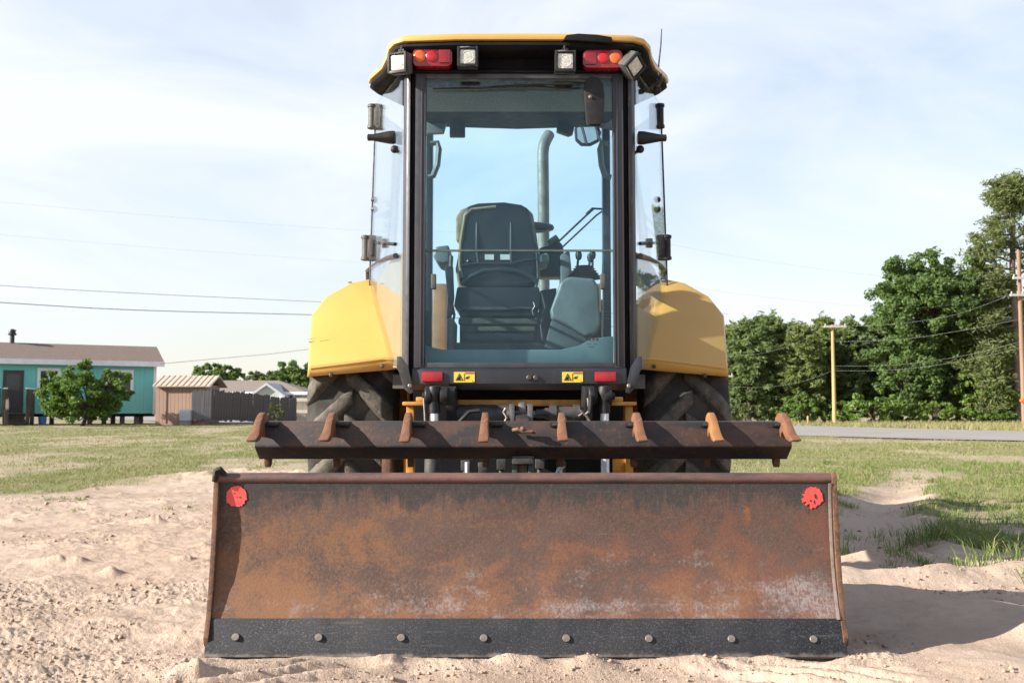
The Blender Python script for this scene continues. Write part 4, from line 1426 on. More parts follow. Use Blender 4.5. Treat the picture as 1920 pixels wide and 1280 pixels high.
m = MB().bx(X_(-1, 0.64), X_(1, 0.64), 4.95, 6.1, 0.93, 1.0)
m.build('cab_floor', M['floor_mat'], tr)

# cab interior -------------------------------------------------------
m = MB()
pr = P(974, 228, 6.02)
m.prism([(4.78, 2.50), (4.82, 2.44), (5.4, 2.50), (5.9, pr.z + 0.02), (6.02, pr.z), (6.06, pr.z + 0.02), (6.06, pr.z + 0.04), (4.78, 2.54)], 'x', X_(-1, 0.56), X_(1, 0.56))
m.build('headliner', M['headliner'], tr, bevel=0.01)
m = MB()
m.prism([(P(u, v, 5.98).x, P(u, v, 5.98).z) for u, v in ((790, 208), (1160, 203), (1160, 246), (1080, 228), (1000, 222), (930, 222), (860, 226), (838, 228), (832, 250), (790, 252))], 'y', 5.97, 6.01)
m.build('visor', M['console'], tr, bevel=0.006)
for u0, v0, u1, v1 in ((843, 226, 872, 257), (866, 139, 900, 160), (1040, 137, 1090, 165)):
    Y = 5.94 if v0 > 200 else 4.78
    a, b = P(u0, v0, Y), P(u1, v1, Y)
    MB().bx(a.x, b.x, Y, Y + 0.03, b.z, a.z).build('cab_box', M['seat'] if v0 > 200 else M['label_black'], tr, bevel=0.008)
# interior mirror
a = [P(u, v, 5.9) for u, v in ((1046, 226), (1062, 226), (1077, 240), (1074, 252), (1066, 255), (1043, 247))]
MB().prism([(p.x, p.z) for p in a], 'y', 5.88, 5.94).build('inside_mirror', M['seat'], tr, bevel=0.01)
# seat
YS = 5.45


def pl(pts, Y):
    r = []
    for u, v in pts:
        p = P(u, v, Y)
        r.append((p.x, p.z))
    return r


seat = MB().prism(pl([(858, 540), (852, 575), (856, 580), (1010, 580), (1014, 560), (1010, 540)], YS), 'y', YS - 0.05, YS + 0.50).build('seat', M['seat'], tr, bevel=0.025, seg=3)
MB().prism(pl([(866, 405), (876, 388), (897, 382), (945, 380), (978, 385), (993, 395), (998, 415), (1003, 450), (1010, 466), (1009, 492), (1006, 530), (990, 541), (880, 541), (862, 530), (857, 500), (860, 468), (864, 440)], YS), 'y', YS - 0.03, YS + 0.09).build('backrest', M['seat'], seat, bevel=0.03, seg=4)
MB().prism(pl([(853, 400), (862, 386), (880, 380), (985, 380), (1000, 394), (1008, 440), (1014, 500), (1008, 540), (858, 540), (852, 500), (862, 450), (853, 445)], YS), 'y', YS + 0.092, YS + 0.17).build('back_cushion', M['seat_edge'], seat, bevel=0.03, seg=3)
m = MB()
m.tube([P(u, v, YS - 0.028) for u, v in ((866, 520), (862, 495), (864, 455), (868, 430), (872, 405), (884, 393), (930, 388))], 0.010, 8)
m.build('seat_piping', M['seat_edge'], seat)
m = MB()                            # raised ribs of the moulded back shell
for u in (894, 958):
    m.tube([P(u, 418, YS - 0.024), P(u, 470, YS - 0.038), P(u + (3 if u < 930 else 1), 492, YS - 0.032)], 0.008, 8)
m.tube([P(u, v, YS - 0.040) for u, v in ((864, 534), (880, 520), (905, 508), (940, 505), (975, 509), (998, 520), (1008, 530))], 0.013, 8)
m.tube([P(u, v, YS - 0.036) for u, v in ((866, 498), (890, 494), (958, 494), (985, 488), (1006, 486))], 0.008, 8)
m.tube([P(u, v, YS - 0.036) for u, v in ((1006, 470), (1009, 520), (1004, 540))], 0.007, 8)
m.ball(P(878, 490, YS - 0.035), 0.012, 8)
m.build('shell_rib', surf('seat_shell_rib', (0.024, 0.029, 0.035), (0.035, 0.04, 0.045), 9, 0.35), seat)
for u0, u1 in ((909, 926), (938, 956)):
    a, b = P(u0, 477, YS - 0.034), P(u1, 487, YS - 0.034)
    MB().bx(a.x, b.x, YS - 0.036, YS - 0.030, b.z, a.z).build('seat_sticker', M['sticker'], seat)
for k, (v0, v1, w, mt) in enumerate(((584, 594, 72, 'seat'), (597, 609, 74, 'seat_cloth'), (611, 622, 70, 'seat_cloth'), (625, 640, 68, 'seat'))):
    a, b = P(934 - w, v0, YS), P(934 + w, v1, YS)
    MB().bx(a.x, b.x, YS - 0.03 - 0.012 * (k % 2), YS + 0.42, b.z, a.z).build('seat_cushion', M[mt], seat, bevel=0.012, seg=3)
MB().prism(pl([(1012, 545), (1044, 540), (1036, 600), (1022, 664), (1010, 664)], 5.6), 'y', 5.58, 5.75).build('seat_side_panel', M['seat'], seat, bevel=0.012)
m = MB()
for pts in (((846, 560), (852, 590), (846, 620), (856, 650)), ((1016, 548), (1022, 575), (1014, 610), (1020, 650))):
    m.tube([P(u, v, YS - 0.05) for u, v in pts], 0.008, 6)
m.build('seat_cable', M['plastic'], seat)
MB().tube([P(1000, 566, YS - 0.07), P(1003, 574, YS - 0.075), P(998, 582, YS - 0.075), P(1000, 590, YS - 0.07)], 0.004, 6).build('seat_hook', M['bolt'], seat)
MB().cyl(P(872, 580, YS - 0.07), P(965, 579, YS - 0.07), 0.005, 8).build('adjuster_bar', M['cast'], seat)
for k in range(9):
    p = P(1137, 545 + k * 6.5, 5.1)
    MB().box(p, (0.03, 0.02, 0.008)).build('vent_slat', M['plastic'], tr)
a, b = P(852, 643, YS), P(1022, 668, YS)
MB().bx(a.x, b.x, YS - 0.06, YS + 0.45, b.z - 0.02, a.z).build('seat_base', M['seat'], seat, bevel=0.015)
m = MB()
m.tube([P(868, 578, YS - 0.06), P(935, 577, YS - 0.065), P(1000, 578, YS - 0.06)], 0.006, 8)
m.tube([P(846, 480, YS - 0.02), P(843, 540, YS - 0.02), P(848, 590, YS - 0.02)], 0.012, 8)
m.build('seat_rod', M['cast'], seat)
for (q, yy) in (([(817, 463), (842, 460), (843, 492), (830, 495), (820, 492), (812, 480)], YS), ([(1006, 478), (1028, 474), (1030, 490), (1008, 496)], YS)):
    MB().prism(pl(q, yy), 'y', yy - 0.02, yy + 0.30).build('armrest', M['console'], seat, bevel=0.015, seg=3)
# belt reel and bracket at the left of the seat
m = MB().prism(pl([(834, 500), (850, 500), (852, 560), (846, 600), (838, 600), (840, 560)], YS - .05), 'y', YS - 0.08, YS - 0.04)
m.build('belt_reel', M['seat'], seat, bevel=0.008)
# steering wheel and column
c = P(1004, 427, 5.80)
m = MB()
tilt = Euler((R(5), 0, 0)).to_matrix()
ringp = [c + Vector((-0.10, 0, 0)) + tilt @ Vector((0.195 * math.cos(q), 0.195 * math.sin(q), 0)) for q in np.linspace(0, 2 * math.pi, 33)]
m.tube(ringp, 0.018, 8, cap=False)
cc = c + Vector((-0.10, 0, 0))
for q in (0.4, 2.5, 4.6):
    m.tube([cc, cc + tilt @ Vector((0.19 * math.cos(q), 0.19 * math.sin(q), 0))], 0.012, 6)
m.cyl(cc, cc + Vector((0, 0.16, -0.6)), 0.045, 12)
m.build('steering_wheel', M['seat'], tr)
# right-hand console with boot and levers
con = MB().prism(pl([(1050, 530), (1066, 520), (1112, 524), (1123, 540), (1124, 608), (1118, 628), (1098, 632), (1070, 615), (1034, 598), (1032, 582)], 5.35), 'y', 5.30, 5.75).build('side_console', M['console'], tr, bevel=0.02, seg=3)
MB().prism(pl([(1034, 600), (1070, 617), (1098, 634), (1110, 655), (1020, 655), (1022, 645)], 5.40), 'y', 5.36, 5.75).build('console_base', surf('dark_teal_plastic', (0.075, 0.09, 0.088), (0.055, 0.065, 0.065), 9, 0.6), con, bevel=0.012)
m = MB()
for k in range(6):
    p = P(1095, 500 + k * 4.4, 5.55)
    m.lathe([(0.045 + k * 0.010, -0.002), (0.055 + k * 0.010, 0.0), (0.045 + k * 0.010, 0.004)], (p.x, 5.55, p.z), 'z', 18)
m.build('lever_boot', M['plastic'], con)
for u, v0, v1, du in ((1082, 505, 478, 3), (1111, 508, 477, 0), (1103, 508, 482, 4)):
    a, b = P(u, v0, 5.52), P(u + du, v1, 5.52)
    m = MB().cyl(a, b, 0.007, 8)
    m.lathe([(0.006, -0.03), (0.016, -0.022), (0.020, 0.0), (0.015, 0.018), (0.005, 0.022)], b, 'z', 12)
    m.build('control_lever', M['plastic'], con)
MB().prism(pl([(1010, 465), (1050, 452), (1056, 462), (1060, 500), (1054, 520), (1010, 520)], 5.9), 'y', 5.88, 6.04).build('dash_pod', M['seat'], tr, bevel=0.02)
m = MB().cyl(P(1028, 458, 5.85), P(1046, 446, 5.85), 0.024, 12)
m.build('column_stalk', M['seat'], tr)
MB().prism(pl([(1050, 478), (1068, 470), (1074, 530), (1052, 535)], 5.85), 'y', 5.83, 6.04).build('dash_side', M['console'], tr, bevel=0.015)
# lower cab shell seen through the lower pane
m = MB()
m.prism(pl([(797, 648), (830, 655), (1050, 655), (1085, 648), (1110, 634), (1150, 630), (1150, 682), (797, 682)], 4.74), 'y', 4.74, 4.80)
m.build('cab_sill', surf('teal_grey_sill', (0.20, 0.235, 0.225), (0.16, 0.19, 0.18), 7, 0.6), tr, bevel=0.006)
m = MB()
m.bx(X_(-1, 0.36), X_(1, 0.52), 6.05, 6.09, 0.93, P(974, 585, 6.05).z)
m.build('front_bulkhead', M['underside'], tr)
m = MB().prism(pl([(838, 596), (850, 596), (848, 668), (838, 668)], 5.2), 'y', 5.2, 5.6)
m.build('console_side', M['console'], tr, bevel=0.01)
# left grab handles
for uu in ((803, 820), (1146, 1128)):
    a = [P(uu[0] + 4 * (1 if uu[0] < 900 else -1), 270, 5.7), P(uu[1], 268, 5.7), P(uu[1] + (3 if uu[0] < 900 else -3), 280, 5.7), P(uu[1], 310, 5.7), P(uu[1] - (8 if uu[0] < 900 else -6), 330, 5.7), P(uu[0], 333, 5.7)]
    MB().tube(a, 0.018, 8).build('grab_handle', M['console'], tr)
# front wiper on the right pillar
m = MB().tube([P(1136, 270, 6.13), P(1133, 400, 6.13), P(1131, 520, 6.13)], 0.010, 8)
m.build('wiper_post', M['console'], tr)
m = MB()
m.tube([P(1131, 392, 6.14), P(1112, 391, 6.14), P(1098, 405, 6.14), P(1042, 458, 6.14)], 0.007, 6)
m.tube([P(1132, 394, 6.15), P(1118, 404, 6.15), P(1055, 463, 6.15)], 0.006, 6)
m.tube([P(1112, 391, 6.14), P(1100, 402, 6.14)], 0.011, 6)
m.build('front_wiper', M['seat'], tr)
# right exterior mirror seen through the windscreen
ol = [(1077, 240), (1084, 231), (1104, 229), (1122, 234), (1128, 248), (1124, 264), (1108, 272), (1090, 272), (1079, 262)]
mr = MB().prism(pl(ol, 6.9), 'y', 6.90, 6.95).build('side_mirror', M['seat'], tr, bevel=0.012)
MB().prism(pl([(1082, 241), (1088, 235), (1104, 233), (1118, 238), (1123, 249), (1120, 261), (1106, 268), (1092, 268), (1083, 260)], 6.89), 'y', 6.892, 6.899).build('mirror_glass', M['mirror'], mr)
MB().tube([P(1090, 232, 6.88), P(1095, 250, 6.88), P(1100, 270, 6.88)], 0.009, 6).tube([P(1118, 236, 6.88), P(1122, 255, 6.88), P(1134, 280, 6.7)], 0.010, 6).build('mirror_arm', M['seat'], mr)
# exhaust stack beside the bonnet
m = MB().tube([P(1020, 600, 7.3), P(1019, 400, 7.3), P(1018, 300, 7.3), P(1018, 286, 7.3), P(1020, 272, 7.3), P(1024, 262, 7.32), P(1029.5, 252, 7.35)], 0.044, 18)
m.build('exhaust_stack', M['exhaust'], tr, angle=60)

# hitch and hydraulics ------------------------------------------------
m = MB()
m.prism([(4.66, P(974, 749, 4.66).z), (4.66, P(974, 760, 4.66).z), (4.74, P(974, 761, 4.66).z), (4.74, P(974, 749, 4.66).z)], 'x', P(845, 750, 4.66).x, P(1090, 750, 4.66).x)
m.build('crossbar', M['yellow_dirty'], tr, bevel=0.004)
m = MB().bx(X_(-1, 0.52), X_(1, 0.52), 4.80, 4.9, 0.40, 0.94)
m.build('rear_plate', M['underside'], tr)
for s in (-1, 1):
    def pu(u, v, Y, s=s):
        return P(1948 - u if s > 0 else u, v, Y)
    # yellow stop bracket
    m = MB()
    a, b = pu(757, 753, 4.50), pu(806, 760, 4.50)
    m.bx(a.x, b.x, 4.44, 4.62, b.z, a.z)
    a, b = pu(781, 744, 4.50), pu(800, 753, 4.50)
    m.bx(a.x, b.x, 4.47, 4.58, b.z, a.z)
    a, b = pu(763, 760, 4.50), pu(777, 800, 4.50)
    m.bx(a.x, b.x, 4.47, 4.55, 0.36, a.z)
    m.build('stop_bracket', M['yellow_dirty'], tr, bevel=0.005)
    # lift arm clevis, pin and rod
    p0, p1 = pu(797, 742, 4.42), pu(845, 742, 4.42)
    rx = 0.045
    m = MB()
    m.lathe([(0.02, 0), (0.040, 0.0), (0.044, 0.006), (0.044, 0.028), (0.036, 0.032), (0.036, 0.040), (0.02, 0.040)], (min(p0.x, p1.x), 4.42, p0.z), 'x', 20)
    m.lathe([(0.02, 0.068), (0.042, 0.070), (0.042, 0.104), (0.02, 0.106)], (min(p0.x, p1.x), 4.42, p0.z), 'x', 20)
    m.cyl((min(p0.x, p1.x) - 0.012, 4.42, p0.z), (min(p0.x, p1.x) + 0.12, 4.42, p0.z), 0.018, 12)
    x1 = max(p0.x, p1.x) if s < 0 else min(p0.x, p1.x)
    m.prism([(4.40, p0.z + 0.03), (4.46, p0.z + 0.04), (4.7, p0.z + 0.06), (4.75, p0.z - 0.04), (4.46, p0.z - 0.16), (4.40, p0.z - 0.05)], 'x', x1 - 0.02, x1 + 0.02)
    cl = m.build('lift_arm', M['plastic'], tr, bevel=0.004, angle=45)
    a = pu(814.5, 742, 4.41)
    m = MB().lathe([(0.016, -0.080), (0.025, -0.076), (0.026, -0.055), (0.024, -0.02), (0.030, 0.0), (0.032, 0.02), (0.026, 0.042), (0.010, 0.046)], a, 'z', 16)
    m.build('rod_end', M['plastic'], cl, angle=50)
    b = pu(814.5, 770, 4.41)
    MB().cyl((a.x, 4.41, b.z), (a.x, 4.40, b.z - 0.40), 0.019, 14).build('lift_rod', M['steel'], cl)
    MB().tube([Vector((min(p0.x, p1.x) - 0.004, 4.395, p0.z - 0.01)), Vector((min(p0.x, p1.x) + 0.002, 4.39, p0.z - 0.08)), Vector((min(p0.x, p1.x) + 0.004, 4.392, p0.z - 0.16))], 0.005, 6).build('safety_chain', M['bolt'], cl)
# horizontal cylinder, spool and clamps in the middle
hc = MB()
a = P(850, 779, 4.62)
hc.cyl((a.x, 4.62, a.z), (P(955, 779, 4.62).x, 4.62, a.z), 0.052, 22)
hc.build('tilt_cylinder', M['cast'], tr)
a = P(1040, 775, 4.45)
m = MB()
for u0, u1, r in ((1022, 1032, 0.026), (1005, 1022, 0.020), (1030, 1043, 0.040), (1043, 1075, 0.033), (1075, 1087, 0.042), (1087, 1105, 0.030)):
    m.cyl((P(u0, 775, 4.45).x, 4.45, a.z), (P(u1, 775, 4.45).x, 4.45, a.z), r, 20)
m.build('hydraulic_spool', M['cast'], tr)
m = MB()
for u0, u1, v0, v1 in ((955, 965, 757, 800), (989, 999, 757, 800)):
    p, q = P(u0, v0, 4.40), P(u1, v1, 4.40)
    m.bx(p.x, q.x, 4.36, 4.48, q.z, p.z)
p = P(972, 770, 4.42)
m.lathe([(0.015, -0.02), (0.036, -0.016), (0.040, 0.0), (0.036, 0.016), (0.015, 0.02)], (P(979, 768, 4.40).x, 4.42, p.z), 'x', 16)
m.cyl(P(950, 776, 4.40), P(1004, 776, 4.40), 0.016, 10)
m.build('top_link_bracket', surf('grey_cast_bracket', (0.17, 0.165, 0.16), (0.09, 0.085, 0.08), 30, 0.55, 0.3), tr, bevel=0.004)
m = MB()
for pts in (((948, 765), (944, 772), (950, 782), (946, 792)), ((1085, 768), (1092, 772), (1096, 778), (1103, 772)), ((1085, 780), (1093, 774), (1100, 780), (1106, 790))):
    m.tube([P(u, v, 4.36) for u, v in pts], 0.006, 6)
m.build('hose_end', M['bolt'], tr)
for pts in (((1108, 742), (1107, 760), (1103, 790), (1104, 840)), ((900, 770), (880, 772), (862, 790), (858, 850)), ((1060, 780), (1068, 800), (1056, 850), (1052, 900))):
    MB().tube([P(u, v, 4.38) for u, v in pts], 0.011, 8).build('hydraulic_hose', M['plastic'], tr)
# what shows in the slit between ripper bar and box
for u0, u1, mt, Y in ((757, 776, 'yellow_dirty', 4.5), (796, 830, 'cast', 4.35), (1150, 1172, 'yellow_dirty', 4.5), (716, 732, 'rust', 4.45)):
    p, q = P(u0, 845, Y), P(u1, 900, Y)
    if mt == 'cast':
        m = MB().cyl(((p.x + q.x) / 2, Y, 0.30), ((p.x + q.x) / 2, Y, 0.68), abs(q.x - p.x) / 2, 18)
        m.build('lower_cylinder', M[mt], tr)
    else:
        m = MB().bx(p.x, q.x, Y, Y + 0.05, 0.3, 0.7)
        m.build('lower_link', M[mt], tr, bevel=0.005)
for u, v in ((873, 872), (1012, 868), (1052, 874), (905, 876), (940, 870)):
    p = P(u, v, 4.3)
    MB().box(p, (0.04, 0.05, 0.045)).cyl(p, p + Vector((0, 0, -0.12)), 0.013, 8).build('valve_fitting', M['cast'], tr, bevel=0.004)
m = MB()
for u, v in ((876, 866), (1050, 868)):
    p = P(u, v, 4.27)
    m.cyl(p, p + Vector((0.0, 0, -0.05)), 0.010, 8)
m.tube([P(1045, 888, 4.2), P(1050, 878, 4.2), P(1056, 872, 4.2)], 0.010, 8)
m.build('bright_fitting', M['steel'], tr)

# ------------------------------------------------------------------ box scraper
BX = 0.046
bs = thing('box_scraper', 'wide rusty box scraper blade hung behind the tractor with eight ripper teeth above', 'box scraper', (BX, 3.35, 0.0))
HW = 1.055
rows = []
# profile of the concave blade : (v, Y)
for v, Y in ((1160, 3.335), (1130, 3.352), (1090, 3.372), (1050, 3.386), (1010, 3.394), (970, 3.398), (940, 3.398), (915, 3.396), (905, 3.394)):
    rows.append((Y, P(985, v, Y).z))
prof = [(Y, z) for Y, z in rows] + [(Y + 0.014, z) for Y, z in reversed(rows)]
mold = MB().prism(prof, 'x', BX - HW, BX + HW).build('moldboard', M['mold'], bs, angle=60)
# rolled top edge
zt = P(985, 896, 3.40).z
m = MB()
prof = [(3.405 + 0.021 * math.cos(q), zt + 0.0185 * math.sin(q)) for q in np.linspace(0, 2 * math.pi, 16, endpoint=False)]
m.prism(prof, 'x', BX - HW, BX + HW)
M['top_roll'] = surf('rubbed_rusty_edge', (0.185, 0.095, 0.078), (0.060, 0.048, 0.046), 9, 0.55, 0.15, bump=0.3, bscale=40, stretch=(0.4, 1, 1.5))
m.build('top_roll', M['top_roll'], bs, angle=60)
# cutting edge with bolts
e0, e1 = P(985, 1159, 3.328), P(985, 1229, 3.285)
m = MB().prism([(3.328, e0.z), (3.346, e0.z - 0.002), (3.32, e1.z - 0.02), (3.290, e1.z - 0.004)], 'x', BX - 1.066, BX + 1.066)
ce = m.build('cutting_edge', M['edge'], bs, bevel=0.003)
for u in (441, 597, 752, 907, 1062, 1217, 1372, 1526):
    p = P(u, 1195.5 + (u - 985) * 0.0035, 3.302)
    o = MB().lathe([(0.0125, 0.006), (0.0125, -0.0012), (0.0115, -0.0022), (0.002, -0.0024)], (0, 0, 0), 'y', 14).build('bolt_head', M['bolt'], ce, at=(p.x, 3.3045, p.z), rot=(R(-30), 0, 0))
# end plates
for s in (-1, 1):
    x0, x1 = BX + s * HW, BX + s * (HW + 0.017)
    zt_ = P(985, 886, 3.36).z - (0.014 if s > 0 else 0.0)
    pts = [(3.392, zt_ + 0.014), (3.383, zt_ + 0.002), (3.374, 0.50), (3.363, 0.36), (3.345, 0.23), (3.322, 0.125), (3.300, 0.07), (3.304, 0.05), (3.335, 0.02), (3.80, 0.02), (3.95, 0.10), (3.95, 0.35), (3.50, zt_ - 0.06), (3.43, zt_ - 0.012), (3.405, zt_ + 0.012)]
    m = MB().prism(pts, 'x', x0, x1)
    ep = m.build('end_plate', M['rust'], bs, bevel=0.002)
    if s > 0:                       # weld inside the right plate, coloured pale to paint sunlight on that face
        m = MB().tube([(x0 - 0.005, Y - 0.010, z) for Y, z in rows], 0.008, 8)
        m.build('sunlit_weld_strip', surf('sunlit_pale_weld', (0.19, 0.15, 0.125), (0.12, 0.08, 0.06), 30, 0.55, 0.3), bs)
    else:
        m = MB().tube([(x1 + 0.004, 3.378, zt_ - 0.03), (x1 + 0.010, 3.372, zt_ + 0.008), (x1 + 0.022, 3.372, zt_ + 0.014), (x1 + 0.036, 3.385, zt_ - 0.006)], 0.009, 10)
        m.build('rubber_bead', M['plastic'], bs)
# sprayed red marks, ragged and very thin
def blade_y(z):
    zs = [r[1] for r in rows]
    ys = [r[0] for r in rows]
    return float(np.interp(z, zs, ys))


rs = random.Random(5)
for u, v, r, notch in ((443, 930, 0.0345, 0), (1524, 932, 0.034, 1)):
    p = P(u, v, 3.395)
    m = MB()
    ol = []
    for k in range(44):
        q = 2 * math.pi * k / 44
        rr = r * (1 + rs.uniform(-0.05, 0.05))
        if q > math.pi and rs.random() < 0.3: rr *= rs.uniform(0.95, 1.10)
        if notch and 3.6 < q < 5.4: rr *= rs.choice((0.72, 1.05, 0.9, 1.1))
        if notch and 2.6 < q < 3.6: rr *= rs.choice((0.85, 1.15))
        x, z = p.x + rr * math.cos(q), p.z + rr * math.sin(q) * 1.05
        ol.append((x, z))
    c0 = len(m.v)
    vs = [(p.x, blade_y(p.z) - 0.0016, p.z)] + [(x, blade_y(z) - 0.0016, z) for x, z in ol]
    m.add(vs, [(0, 1 + k, 1 + (k + 1) % 44) for k in range(44)])
    o = m.build('paint_mark', M['red_spray'], bs, solid=0.001, flat=True)
    m = MB()                        # gaps where the dark plate shows through
    for du, dv, w, hh, an in (((5, -2, 2.2, 5.0, .3), (-4, 6, 1.4, 2.2, 0), (3, 9, 1.2, 4.0, .3)) if notch else ((-4, -6, 1.0, 1.2, 0), (7, 2, 1.2, 1.6, 0), (1, 1, 0.6, 0.9, 0))):
        c = P(u + du, v + dv, 3.3935)
        m.prism([(c.x + w * 0.00186 * math.cos(q + an) , c.z + hh * 0.00186 * math.sin(q)) for q in np.linspace(0, 2 * math.pi, 8, endpoint=False)], 'y', blade_y(c.z) - 0.0040, blade_y(c.z) - 0.0012)
    m.build('paint_gap', M['edge'], o)
# ripper bar: folded section with teeth
z0, z1, z2 = P(985, 790, 3.66).z, P(985, 838, 3.625).z, P(985, 860, 3.72).z
m = MB().prism([(3.672, z0), (3.655, z0 - 0.002), (3.630, z1 + 0.012), (3.628, z1), (3.70, z2), (3.86, z2 + 0.004), (3.86, z0)], 'x', P(480, 800, 3.65).x, P(1482, 800, 3.65).x)
rb = m.build('ripper_bar', M['bar'], bs, bevel=0.006, seg=2, angle=50)
# tooth profile in (Y, z) relative to the bar's top edge
prof = [(0.055, -0.01), (0.052, 0.016), (0.034, 0.030), (0.008, 0.034), (-0.020, 0.027), (-0.050, 0.008), (-0.078, -0.018), (-0.102, -0.044), (-0.128, -0.054), (-0.152, -0.062), (-0.150, -0.069),
        (-0.122, -0.072), (-0.085, -0.066), (-0.058, -0.050), (-0.040, -0.036), (-0.024, -0.046), (-0.012, -0.066), (0.0, -0.04)]
first = None
us = (491, 623, 765.5, 909.5, 1053, 1194, 1334, 1468)
for k, u in enumerate(us):
    x = P(u, 790, 3.655).x
    if first is None:
        first = MB().prism(prof, 'x', -0.0155, 0.0155).build('ripper_tooth', M['tooth'], rb, at=(x, 3.655, z0), bevel=0.006, seg=2)
        for vt in first.data.vertices:
            vt.co.x *= 0.72 if vt.co.z > 0.015 else (0.85 if vt.co.z > -0.03 else 1.12)
        m2 = MB().prism([(0.0, 0), (0.045, 0), (0.034, -0.035), (0.014, -0.046), (0.004, -0.02)], 'x', -0.012, 0.012)
        sh = m2.build('shank_tip', M['rust'], rb, at=(x, 3.74, z2 + 0.012), bevel=0.003)
        m3 = MB().box((0, 0, 0), (0.035, 0.02, 0.014)).cyl((-0.005, -0.006, 0), (0.03, -0.012, 0), 0.009, 8)
        tb = m3.build('tooth_pin', M['plastic'], rb, at=(x + 0.034, 3.652, z0 - 0.012), bevel=0.002)
    else:
        o = clone(first, at=(x, 3.655, z0))
        dk = rs.uniform(-1, 1)
        o.rotation_euler = (0.03 * dk, 0, 0.05 * rs.uniform(-1, 1))
        if k == 6:
            o.data = first.data.copy(); o.data.materials[0] = M['tooth_orange']
            o['label'] = 'tooth with brighter orange rust'
        s2 = clone(sh, at=(x, 3.74, z2 + 0.012))
        clone(tb, at=(x + (0.034 if k < 4 else -0.028), 3.652, z0 - 0.012))
# ripper latch pin and the mast below the bar
m = MB().tube([P(962, 806, 3.62), P(972, 804, 3.60), P(978, 808, 3.60), P(998, 809, 3.60)], 0.007, 8)
m.ball(P(980, 804, 3.60), 0.011, 8).cyl(P(968, 809, 3.62), P(1004, 810, 3.62), 0.006, 8)
m.build('latch_pin', M['rust'], rb)
a, b = P(960, 853, 3.70), P(1001, 869, 3.70)
ms = MB().bx(a.x, b.x, 3.66, 3.90, b.z, a.z).build('mast_head', M['cast'], bs, bevel=0.006)
m = MB()
for u0, u1 in ((960, 970), (990, 1001)):
    a, b = P(u0, 869, 3.7), P(u1, 905, 3.7)
    m.bx(a.x, b.x, 3.69, 3.88, 0.42, a.z)
m.build('mast_side', M['cast'], bs, bevel=0.003)
a, b = P(972, 870, 3.71), P(988, 905, 3.71)
MB().bx(a.x, b.x, 3.70, 3.86, 0.42, a.z).build('mast_core', M['rust'], bs, bevel=0.003)
# frame of the box running to the tractor
m = MB()
for x in (-0.72, 0.72):
    m.bx(BX + x - 0.04, BX + x + 0.04, 3.42, 3.88, 0.10, 0.45)
m.bx(BX - HW, BX + HW, 3.80, 3.88, 0.25, 0.40)
for x in (-0.40, 0.40):
    m.prism([(3.85, 0.36), (3.85, 0.26), (4.9, 0.42), (4.9, 0.50)], 'x', BX + x - 0.03, BX + x + 0.03)
m.prism([(3.85, 0.55), (3.85, 0.46), (4.45, 0.76), (4.45, 0.84)], 'x', BX - 0.03, BX + 0.03)
m.build('box_frame', M['bar'], bs, bevel=0.004)

# ------------------------------------------------------------------ houses, shed and fences on the left
def wp(u, v, Y):
    return P(u, v, Y)


YH = 51.0
HA = R(29)
HC_, HS_ = math.cos(HA), math.sin(HA)
xr = P(291, 765, YH).x


def hl(u):
    """distance of pixel column u from the right corner along the front wall"""
    t_ = (u - 960.0) / F
    return (xr - t_ * YH) / (HC_ - t_ * HS_)


def hx(u):
    return xr - hl(u)


def hz(u, v):
    return P(u, v, YH - hl(u) * HS_).z


g0 = gz(-22, 49)
hs = thing('mobile_home', 'long teal mobile home with white trim and a dark door on low piers', 'house', (xr, YH, g0))
xl = hx(-140)
zw1, zw0 = hz(150, 682), hz(150, 775)
edges = [xl]
while edges[-1] < xr - 1.3:
    edges.append(edges[-1] + 1.22)
edges.append(xr)
holes = [(hx(6), hx(45), zw0 + 0.05, zw0 + 2.12), (hx(76), hx(108), hz(90, 730), hz(90, 695)), (hx(201), hx(245), hz(222, 731), hz(222, 698))]
for x0, x1 in zip(edges[:-1], edges[1:]):
    m = MB()
    nb = 6
    for k in range(nb):             # vertical grooves
        a, b = x0 + (x1 - x0) * k / nb + 0.006, x0 + (x1 - x0) * (k + 1) / nb - 0.006
        m.bx(a, b, YH, YH + 0.02, zw0, zw1)
    m.bx(x0, x1 - 0.004, YH + 0.012, YH + 0.05, zw0 + 0.002, zw1 - 0.002)
    m.build('siding_panel', M['teal'], hs)
m = MB().bx(xl, xr, YH + 0.06, YH + 4.3, zw0 + 0.003, zw1)
m.build('wall', M['teal'], hs)
# roof with gable end
zr0 = zw1 + 0.16
m = MB().prism([(YH - 0.35, zr0), (YH + 2.2, zr0 + 0.95), (YH + 4.75, zr0), (YH + 4.75, zr0 - 0.1), (YH - 0.35, zr0 - 0.1)], 'x', xl - 0.4, xr + 0.35)
rf = m.build('roof', M['shingle'], hs)
m = MB().bx(xl - 0.4, xr + 0.36, YH - 0.39, YH - 0.353, zr0 - 0.24, zr0 + 0.02)
m.build('fascia', M['white_trim'], hs)
m = MB().bx(xr - 0.12, xr + 0.02, YH - 0.03, YH - 0.003, zw0 - 0.05, zw1)
m.build('corner_trim', M['white_trim'], hs)
p = Vector((hx(17) + 0.15, YH + 2.2, zr0 + 0.7))
m = MB().lathe([(0.11, -1.2), (0.11, 0.62), (0.19, 0.63), (0.20, 0.70), (0.14, 0.78), (0.14, 0.82), (0.19, 0.83), (0.17, 0.90), (0.02, 0.95)], p, 'z', 14)
m.build('stove_pipe', M['black_pipe'], rf)
m = MB().bx(holes[0][0], holes[0][1], YH - 0.04, YH - 0.003, holes[0][2], holes[0][3])
dr = m.build('door', M['door_dark'], hs)
dw = holes[0][1] - holes[0][0]
